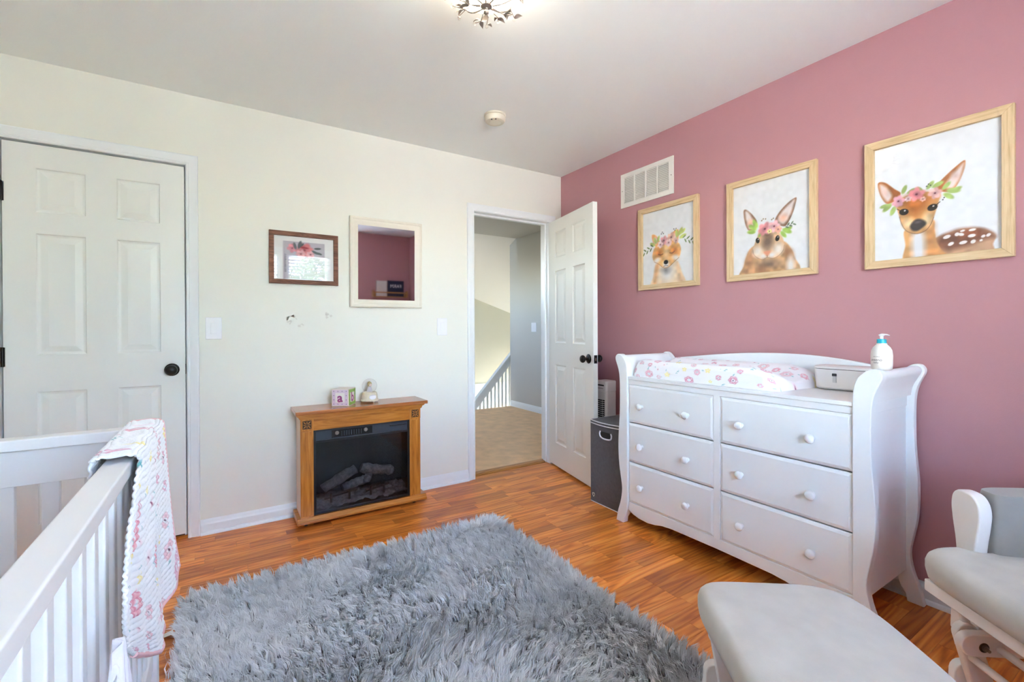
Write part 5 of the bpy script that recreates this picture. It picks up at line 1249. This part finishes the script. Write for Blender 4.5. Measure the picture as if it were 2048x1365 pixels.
tf = thing('tower_fan', 'slim white tower fan standing behind the open door', 'fan', (2.345, 2.42, 0))
M_tf = mat('white_fan_plastic', rgb(228, 226, 226), 0.4)
fx0, fx1, fy0, fy1 = 2.290, 2.395, 2.362, 2.475
loft([(rrect(fx0 - 0.02, fx1 + 0.02, fy0 - 0.02, fy1 + 0.02, 0.05), 0.0), (rrect(fx0 - 0.02, fx1 + 0.02, fy0 - 0.02, fy1 + 0.02, 0.05), 0.02)]).build('fan_base', M_tf, tf, smooth=40)
loft([(rrect(fx0, fx1, fy0, fy1, 0.02), 0.02), (rrect(fx0, fx1, fy0, fy1, 0.02), 0.688)]).build('fan_body', M_tf, tf, smooth=40)
loft([(rrect(fx0 - 0.001, fx1 + 0.001, fy0 - 0.001, fy1 + 0.001, 0.02), 0.690), (rrect(fx0 - 0.001, fx1 + 0.001, fy0 - 0.001, fy1 + 0.001, 0.02), 0.758), (rrect(fx0 + 0.003, fx1 - 0.003, fy0 + 0.003, fy1 - 0.003, 0.018), 0.764)]).build('fan_head', M_tf, tf, smooth=40)
box('display', M_dark, tf, fx0 - 0.002, fx0 + 0.003, 2.385, 2.45, 0.728, 0.737); box('brand_strip', mat('grey_print', rgb(110, 110, 112), 0.5), tf, fx0 - 0.002, fx0 + 0.003, 2.392, 2.45, 0.708, 0.712)
gr_ = MB()
for k in range(34): gr_.box(fx0 - 0.0012, fx0 + 0.003, 2.379, 2.400, 0.62 - k * 0.0145, 0.629 - k * 0.0145).box(fx0 - 0.0012, fx0 + 0.003, 2.404, 2.455, 0.62 - k * 0.0145, 0.629 - k * 0.0145)
go = gr_.build('grille_slots', M_dark, tf); go['kind'] = 'stuff'

# ================================================================== CRIB
CX0, CX1, CY0, CY1, CZ = -0.900, -0.157, 0.250, 1.610, 0.880
cr = thing('crib', 'white wooden crib with slatted sides in the left foreground', 'crib', ((CX0 + CX1) / 2, (CY0 + CY1) / 2, 0))
M_crib = mat('white_crib_paint', rgb(240, 239, 240), 0.35)
pw = 0.046
for x_ in (CX0, CX1 - pw):
    for y_ in (CY0, CY1 - pw): box('corner_post', M_crib, cr, x_, x_ + pw, y_, y_ + pw, 0.0, CZ - 0.030, 0.003)
for x_ in (CX0, CX1 - pw):
    box('top_rail', M_crib, cr, x_, x_ + pw, CY0, CY1, CZ - 0.030, CZ, 0.004)
    box('lower_rail', M_crib, cr, x_ + 0.008, x_ + pw - 0.008, CY0 + pw, CY1 - pw, 0.22, 0.28, 0.003)
    y_ = CY1 - pw - 0.055; 
    ys_ = [1.478 - 0.0752 * k for k in range(16)]
    for yy in ys_:
        if yy > CY0 + pw + 0.03: box('slat', M_crib, cr, x_ + 0.012, x_ + pw - 0.012, yy - 0.014, yy + 0.014, 0.28, CZ - 0.030, 0.004)
for y_ in (CY0, CY1 - pw):
    box('end_cap_rail', M_crib, cr, CX0 + pw, CX1 - pw, y_ - 0.004, y_ + pw, CZ - 0.028, CZ, 0.003)
    box('end_rail', M_crib, cr, CX0 + pw, CX1 - pw, y_ + 0.008, y_ + pw - 0.008, CZ - 0.115, CZ - 0.028, 0.002)
    box('end_lower_rail', M_crib, cr, CX0 + pw, CX1 - pw, y_ + 0.008, y_ + pw - 0.008, 0.22, 0.30, 0.002)
    for xx in (-0.2865, -0.3665, -0.4465, -0.5265, -0.6065, -0.6865, -0.7665, -0.8300): box('end_slat', M_crib, cr, xx - 0.0165, xx + 0.0165, y_ + 0.014, y_ + pw - 0.014, 0.30, CZ - 0.115, 0.002)
cmx = thing('crib_mattress', 'crib mattress in a beige sheet with red flowers inside the crib', 'mattress', ((CX0 + CX1) / 2, (CY0 + CY1) / 2, 0.285))
cv = Canvas(0.62, 1.25, 70, 140, (0.84, 0.76, 0.68)); floral(cv, 46, 9, 0.028, 0.05, ((0.82, 0.36, 0.36), (0.86, 0.50, 0.46), (0.90, 0.66, 0.60)))
def mat_fn(u, v):
    x = lerp(CX0 + 0.055, CX1 - 0.055, u); y = lerp(CY0 + 0.055, CY1 - 0.055, v)
    e = min(u, 1 - u, 1) * 0.6; e2 = min(v, 1 - v) * 1.2; d = min(e, e2)
    return (x, y, 0.30 + interp(d, [0, 0.01, 0.03], [0.0, 0.085, 0.105]))
grid_print('sheet', M_cotton, cmx, mat_fn, cv)
box('mattress_core', mat('mattress_white', rgb(225, 220, 214), 0.9), cmx, CX0 + 0.056, CX1 - 0.056, CY0 + 0.056, CY1 - 0.056, 0.285, 0.36)
box('mattress_board', M_crib, cr, CX0 + 0.04, CX1 - 0.04, CY0 + 0.04, CY1 - 0.04, 0.262, 0.284)

# ---- quilt over the rail's far end
ql = thing('baby_quilt', 'white muslin quilt with pink flowers draped over the crib rail', 'quilt', (-0.16, 1.3, 0.45))
def q_left(t): return interp(t, [0.0, 0.26, 0.34, 0.50, 0.60, 0.72, 0.88, 1.0], [1.17, 1.172, 1.168, 1.02, 0.965, 0.945, 0.955, 1.02])
def q_bot(s): return interp(s, [0, 0.08, 0.35, 0.6, 0.85, 1.0], [0.575, 0.545, 0.455, 0.440, 0.455, 0.480])
def q_fn(s, t):
    """s across (0 = near edge, 1 = far edge), t from inside the crib over the rail and down outside"""
    T0, T1 = 0.20, 0.34
    yr_ = 1.585
    y = lerp(q_left(t), yr_, s)
    zt = CZ + 0.012
    if t < T0:
        k = t / T0; return (CX1 - pw - 0.014 - 0.004 * math.sin(9 * s), y, lerp(CZ - 0.16, zt - 0.014, k))
    if t < T1:
        k = (t - T0) / (T1 - T0)
        a = math.pi * (1 - k); hw = pw / 2 + 0.014
        return (CX1 - pw / 2 + hw * math.copysign(abs(math.cos(a)) ** 0.45, math.cos(a)), y, zt - 0.014 + 0.018 * abs(math.sin(a)) ** 0.5)
    k = (t - T1) / (1 - T1); z = lerp(zt - 0.014, q_bot(s), k)
    base = CX1 + 0.014
    fold = k ** 0.7 * (0.006 * math.sin(2.2 + 13 * s) + 0.004 * math.sin(27 * s + 4 * k) + 0.008 * math.exp(-((s - 0.55) / 0.07) ** 2))
    flare = (0.026 * s ** 3 + 0.006) * k ** 1.5 + 0.012 * k ** 0.6 * math.sin(math.pi * min(1.0, s / 0.55)) ** 0.8
    y += 0.010 * math.sin(7 * k + 3 * s) * k * (1 - s)
    return (base + fold + flare, y, z)
cvq = Canvas(0.62, 0.80, 190, 250, (0.955, 0.955, 0.965)); floral(cvq, 62, 23, 0.014, 0.040, ((0.95, 0.70, 0.76), (0.96, 0.78, 0.82), (0.93, 0.70, 0.79)))
for (fx_, fy_, r_) in ((0.080, 0.44, 0.032), (0.095, 0.60, 0.032), (0.30, 0.55, 0.026)):
    for q in range(8): cvq.ell(fx_ + r_ * .66 * math.cos(q * .785), fy_ + r_ * .66 * math.sin(q * .785), r_ * 0.4, r_ * 0.32, (0.94, 0.64, 0.70), 0.6, q * .785 + 1.57, 0.6)
    cvq.ring(fx_, fy_, r_, r_ * 0.09, (0.86, 0.46, 0.56), 0.8, 0.08, 7); cvq.ring(fx_, fy_, r_ * .55, r_ * 0.09, (0.88, 0.50, 0.60), 0.8, 0.12, 4); cvq.ell(fx_, fy_, r_ * .16, r_ * .16, (0.7, 0.82, 0.88), 0.8, 0, .5)
mq = grid_print('quilt_cloth', M_muslin, ql, q_fn, cvq)
# crinkled quilting: fine ripples across the cloth
me = mq.data; co = np.zeros(len(me.vertices) * 3, np.float32); me.vertices.foreach_get('co', co); co = co.reshape(-1, 3)
no_ = np.zeros(len(me.vertices) * 3, np.float32); me.vertex_normals.foreach_get('vector', no_); no_ = no_.reshape(-1, 3)
jj, ii = np.divmod(np.arange(len(co)), 190)
rip = 0.0016 * np.sin(jj * 1.25 + 1.5 * np.sin(ii * 0.11)) + 0.0008 * np.sin(ii * 0.9 + jj * 0.2)
co += no_ * rip[:, None]; me.vertices.foreach_set('co', co.ravel()); me.update()
sol = mq.modifiers.new('thick', 'SOLIDIFY'); sol.thickness = 0.005; sol.offset = 0
bind = MB().tube([Vector(q_fn(1.0, k / 40)) for k in range(6, 41)] + [Vector(q_fn(1 - k / 40, 1.0)) for k in range(1, 41)], 0.0062, 8, flat=0.8)
bind.build('pink_binding', mat('pink_binding', rgb(240, 196, 200), 0.9, bump=0.3, bscale=300), ql, smooth=60)

# ---- little bunched cloth hanging on the crib slats
ct = thing('muslin_cloth', 'crumpled white cloth hanging against the crib slats under the quilt', 'cloth', (-0.13, 0.87, 0.5))
def ct_fn(s, t):
    y = 0.875 + (s - 0.5) * lerp(0.045, 0.15, t ** 0.7); z = lerp(0.69, 0.46, t) - 0.05 * (2 * s - 1) ** 2 * (1 - t)
    return (-0.152 + 0.014 * math.sin(s * 22 + 2 * t) * (0.4 + t) + 0.018, y, z)
MB().grid(ct_fn, 60, 30).build('cloth_sheet', mat('white_muslin', rgb(238, 234, 240), 0.9, bump=0.4, bscale=200), ct, smooth=70, recalc=False).modifiers.new('thick', 'SOLIDIFY').thickness = 0.003

# ================================================================== OTTOMAN and GLIDER
def cushion(x0, x1, y0, y1, z0, z1, ex=0.12, pw_=4.0, crown=0.012, n=28, rx=None):
    """rounded pad: superellipse plan, soft edge"""
    cx, cy, hx, hy = (x0 + x1) / 2, (y0 + y1) / 2, (x1 - x0) / 2, (y1 - y0) / 2
    rings = [(0.93, 0.0), (0.985, 0.10), (1.0, 0.35), (1.0, 0.6), (0.985, 0.8), (0.955, 0.93), (0.90, 1.0), (0.7, 1.0), (0.4, 1.0), (0.02, 1.0)]
    vs = []; m_ = n * 4; fs = []
    def plan(k):
        a = 2 * math.pi * k / m_; c, s_ = math.cos(a), math.sin(a); p = pw_
        if rx: p = rx(a)
        d = (abs(c) ** p + abs(s_) ** p) ** (-1 / p); return c * d * hx, s_ * d * hy
    P_ = [plan(k) for k in range(m_)]
    for sc, h in rings:
        for px_, py_ in P_:
            ins = (1 - sc) * min(hx, hy) if sc > 0.85 else None
            if ins is not None: fx_, fy_ = px_ * (1 - ins / hx), py_ * (1 - ins / hy)
            else: fx_, fy_ = px_ * sc, py_ * sc
            zz = z0 + (z1 - z0) * h + (crown * (1 - max(abs(fx_) / hx, abs(fy_) / hy) ** 2) if h >= 1.0 else 0)
            vs.append((cx + fx_, cy + fy_, zz))
    for k in range(len(rings) - 1):
        for i in range(m_): fs.append((k * m_ + i, k * m_ + (i + 1) % m_, (k + 1) * m_ + (i + 1) % m_, (k + 1) * m_ + i))
    fs += [tuple(range(m_))[::-1], tuple(range((len(rings) - 1) * m_, len(rings) * m_))]
    return MB().add(vs, fs)
def bar_yz(pts, x0, x1, rad): return MB().prism(pts, 0, x0, x1)
def stadium(p, q, r, n=8):
    """flat bar with round ends in the y-z plane"""
    (y0, z0), (y1, z1) = p, q; a = math.atan2(z1 - z0, y1 - y0); out = []
    for k in range(n + 1): t_ = a + math.pi / 2 + math.pi * k / n; out.append((y0 + r * math.cos(t_), z0 + r * math.sin(t_)))
    for k in range(n + 1): t_ = a - math.pi / 2 + math.pi * k / n; out.append((y1 + r * math.cos(t_), z1 + r * math.sin(t_)))
    return out
M_gw = mat('white_glider_paint', rgb(243, 240, 238), 0.4)
AX = math.atan2(0.8, 0.6)
ot = thing('ottoman', 'white gliding ottoman with pale grey suede cushion in the foreground', 'ottoman', (1.112, 0.491, 0.008), AX, local=True)
cushion(-0.27, 0.255, -0.225, 0.200, 0.360, 0.432, rx=lambda a: 7.0 if math.sin(a) > 0 else 3.6, crown=0.010).build('cushion', M_suede, ot, smooth=60)
box('seat_board', M_gw, ot, -0.24, 0.225, -0.165, 0.165, 0.346, 0.362, 0.003)
for sg in (-1, 1):
    x0, x1 = (0.195, 0.217) if sg > 0 else (-0.217, -0.195)
    MB().prism(stadium((0.135, 0.305), (0.095, 0.06), 0.024), 0, x0, x1).build('swing_link', M_gw, ot, bevel=0.003)
    MB().prism(stadium((-0.135, 0.305), (-0.095, 0.06), 0.024), 0, x0, x1).build('swing_link', M_gw, ot, bevel=0.003)
    b0, b1 = (x1 + 0.004, x1 + 0.030) if sg > 0 else (x0 - 0.030, x0 - 0.004)
    MB().prism(stadium((0.14, 0.185), (0.145, 0.03), 0.026), 0, b0, b1).build('base_post', M_gw, ot, bevel=0.004)
    MB().prism(stadium((-0.14, 0.185), (-0.145, 0.03), 0.026), 0, b0, b1).build('base_post', M_gw, ot, bevel=0.004)
    MB().prism(stadium((-0.17, 0.026), (0.17, 0.026), 0.024), 0, b0, b1).build('base_rail', M_gw, ot, bevel=0.004)
    s0, s1 = (x0 - 0.026, x0 - 0.004) if sg > 0 else (x1 + 0.004, x1 + 0.026)
    MB().prism(stadium((-0.15, 0.316), (0.15, 0.316), 0.021), 0, s0, s1).build('seat_side_rail', M_gw, ot, bevel=0.003)
    for yy, zz in ((0.095, 0.235), (-0.095, 0.235)):
        xi = x0 if sg > 0 else x1
        MB().lathe([(0.0001, -0.004 * sg), (0.007, -0.004 * sg), (0.009, 0.0)], (xi, yy - 0.012 if yy > 0 else yy + 0.012, 0.225), 'x', 12).build('bolt', M_steel, ot, smooth=50)
for yy, zz in ((0.108, 0.262), (-0.108, 0.262)): MB().tube([(-0.196, yy, zz), (0.196, yy, zz)], 0.0105, 12).build('cross_dowel', M_gw, ot, smooth=60)
for yy in (0.145, -0.145): MB().tube([(-0.222, yy, 0.05), (0.222, yy, 0.05)], 0.011, 12).build('base_dowel', M_gw, ot, smooth=60)

gl_ = thing('glider_chair', 'white wooden glider chair with grey suede cushions by the pink wall', 'chair', (1.828, 0.104, 0), AX, local=True)
box('seat_front_rail', M_gw, gl_, -0.245, 0.242, 0.272, 0.301, 0.370, 0.405, 0.004)
box('seat_board', M_gw, gl_, -0.245, 0.240, -0.26, 0.272, 0.380, 0.400, 0.002)
sc_ = cushion(-0.255, 0.250, -0.25, 0.318, 0.404, 0.488, pw_=6.0, crown=0.016)
def lobe(p):                                   # the cushion's front corners reach out past the arm posts
    k = max(0.0, min(1.0, (p[1] - 0.165) / 0.03)); k = k * k * (3 - 2 * k); w_ = max(0.0, (abs(p[0]) - 0.10) / 0.15)
    return (p[0] + math.copysign(0.042 * k * w_, p[0]), p[1], p[2])
sc_.v = [lobe(p) for p in sc_.v]; sc_.build('seat_cushion', M_suede, gl_, smooth=60)
PAD = [(0.315, 0.22), (0.310, 0.30), (0.296, 0.38), (0.292, 0.44), (0.296, 0.50), (0.305, 0.555), (0.310, 0.60), (0.306, 0.632), (0.292, 0.650), (0.268, 0.655), (0.240, 0.650), (0.222, 0.630), (0.216, 0.600), (0.220, 0.560), (0.228, 0.51), (0.232, 0.46), (0.226, 0.40), (0.216, 0.32), (0.212, 0.22)]
for sg in (1, -1):
    pts = catmull([(sg * x_, z_) for x_, z_ in PAD], 4)
    MB().prism(pts, 1, 0.135, 0.172).build('arm_post', M_gw, gl_, bevel=0.006)
    cu = cushion(-0.33, 0.130, 0.195, 0.290, 0.44, 0.660, pw_=5.0, crown=0.004)
    cu.v = [((y if sg > 0 else -y), x, z) for x, y, z in cu.v]
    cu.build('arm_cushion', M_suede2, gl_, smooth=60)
    a, b_ = sorted((sg * 0.255, sg * 0.300)); box('arm_rail', M_gw, gl_, a, b_, -0.36, 0.135, 0.30, 0.335, 0.004)
    x0, x1 = (0.180, 0.206) if sg > 0 else (-0.206, -0.180)
    MB().prism(stadium((0.220, 0.251), (-0.25, 0.251), 0.032), 0, x0, x1).build('seat_side_rail', M_gw, gl_, bevel=0.005)
    l0, l1 = (0.212, 0.236) if sg > 0 else (-0.236, -0.212)
    MB().prism(stadium((0.205, 0.262), (0.145, 0.055), 0.030), 0, l0, l1).build('swing_link', M_gw, gl_, bevel=0.005)
    MB().prism(stadium((-0.235, 0.262), (-0.175, 0.055), 0.030), 0, l0, l1).build('swing_link', M_gw, gl_, bevel=0.005)
    b0, b1 = (0.242, 0.268) if sg > 0 else (-0.268, -0.242)
    MB().prism(stadium((0.185, 0.130), (0.190, 0.035), 0.030), 0, b0, b1).build('base_post', M_gw, gl_, bevel=0.005)
    MB().prism(stadium((-0.30, 0.030), (0.215, 0.030), 0.028), 0, b0, b1).build('base_rail', M_gw, gl_, bevel=0.005)
    MB().prism(stadium((-0.215, 0.130), (-0.22, 0.035), 0.030), 0, b0, b1).build('base_post', M_gw, gl_, bevel=0.005)
    xi = x0 if sg > 0 else x1
    MB().lathe([(0.0001, -0.001 * sg), (0.013, -0.001 * sg), (0.0135, 0.0)], (xi, 0.192, 0.247), 'x', 18).build('bolt_recess', mat('bolt_recess', rgb(74, 66, 58), 0.5, metal=0.5), gl_, smooth=40)
    MB().lathe([(0.0001, -0.016 * sg), (0.0042, -0.016 * sg), (0.0045, -0.006 * sg), (0.008, -0.006 * sg), (0.008, 0.0)], (xi, 0.192, 0.247), 'x', 12).build('bolt', M_steel, gl_, smooth=40)
    MB().tube([(sg * 0.262, 0.19, 0.335), (sg * 0.262, 0.19, 0.24)], 0.010, 10).build('arm_spindle', M_gw, gl_, smooth=60) if False else None
    MB().tube([(sg * 0.228, 0.212, 0.372), (sg * 0.228, 0.200, 0.285)], 0.011, 10).build('seat_spindle', M_gw, gl_, smooth=60)
for yy, zz, xe in ((0.150, 0.243, 0.181), (-0.17, 0.243, 0.181), (0.197, 0.197, 0.213)): MB().tube([(-xe, yy, zz), (xe, yy, zz)], 0.0105, 12).build('cross_dowel', M_gw, gl_, smooth=60)
for yy in (0.10, -0.20): MB().prism(stadium((yy - 0.02, 0.03), (yy + 0.02, 0.03), 0.012), 0, -0.243, 0.243).build('base_stretcher', M_gw, gl_)
bkf = [(-0.30, 0.41), (-0.42, 0.90), (-0.40, 0.905), (-0.275, 0.41)]
for sx in (-0.25, 0.215): MB().prism(bkf, 0, sx, sx + 0.035).build('back_post', M_gw, gl_, bevel=0.003)
MB().prism([(-0.422, 0.86), (-0.432, 0.93), (-0.408, 0.935), (-0.398, 0.865)], 0, -0.25, 0.25).build('back_rail', M_gw, gl_, bevel=0.004)
cu = cushion(-0.215, 0.215, 0.48, 0.90, 0, 0.10, pw_=5.0, crown=0.012); a_ = R(14)
cu.v = [(x, -0.262 - (y - 0.45) * math.sin(a_) - (0.10 - z) * 0.9 + 0.09 * 0.9, 0.01 + y * math.cos(a_) + 0.012) for x, y, z in cu.v]
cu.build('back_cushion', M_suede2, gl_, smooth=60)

# ================================================================== outdoors, seen only as a reflection of the window
struct('ground', MB().box(-60, 60, -80, YB - 2.5, -3.2, -3.0), mat('driveway_gravel', rgb(182, 176, 164), 0.95, var=0.1, vscale=0.8))
tr = thing('tree', 'leafy green tree outside, reflected in the glass of the flower print', 'tree', (2.6, -9.0, -3.0))
M_bark = mat('bark', rgb(90, 74, 60), 0.9, var=0.2, vscale=6); M_leafg = mat('tree_leaves', rgb(128, 158, 110), 0.7, var=0.25, vscale=1.2)
tm = MB().tube([(2.6, -9, -3.0), (2.55, -9, -1), (2.7, -9.05, 1), (2.65, -9, 2.4)], [0.2, 0.17, 0.12, 0.05], 10)
gt = random.Random(31)
for k in range(9):
    a = gt.uniform(0, 6.28); z0 = gt.uniform(-0.4, 1.8); l = gt.uniform(0.7, 1.3)
    tm.tube([(2.62, -9, z0), (2.62 + l * .5 * math.cos(a), -9 + l * .5 * math.sin(a), z0 + 0.4), (2.62 + l * math.cos(a), -9 + l * math.sin(a), z0 + 0.9)], [0.06, 0.04, 0.015], 6)
tm.build('trunk', M_bark, tr, smooth=60)
fo = MB()
for k in range(5200):
    a = gt.uniform(0, 6.28); b_ = math.acos(gt.uniform(-1, 1)); r = 1.55 * gt.random() ** 0.4
    p = Vector((2.6 + r * math.sin(b_) * math.cos(a), -9 + r * math.sin(b_) * math.sin(a), 1.5 + 1.25 * r * math.cos(b_)))
    d1_ = Vector((gt.uniform(-1, 1), gt.uniform(-1, 1), gt.uniform(-1, 1))).normalized(); d2_ = d1_.orthogonal().normalized(); s_ = gt.uniform(0.06, 0.11)
    fo.add([p - d1_ * s_, p - d2_ * s_ * 0.5, p + d1_ * s_, p + d2_ * s_ * 0.5], [(0, 1, 2, 3)])
f_o = fo.build('foliage', M_leafg, tr, recalc=False); f_o['kind'] = 'stuff'
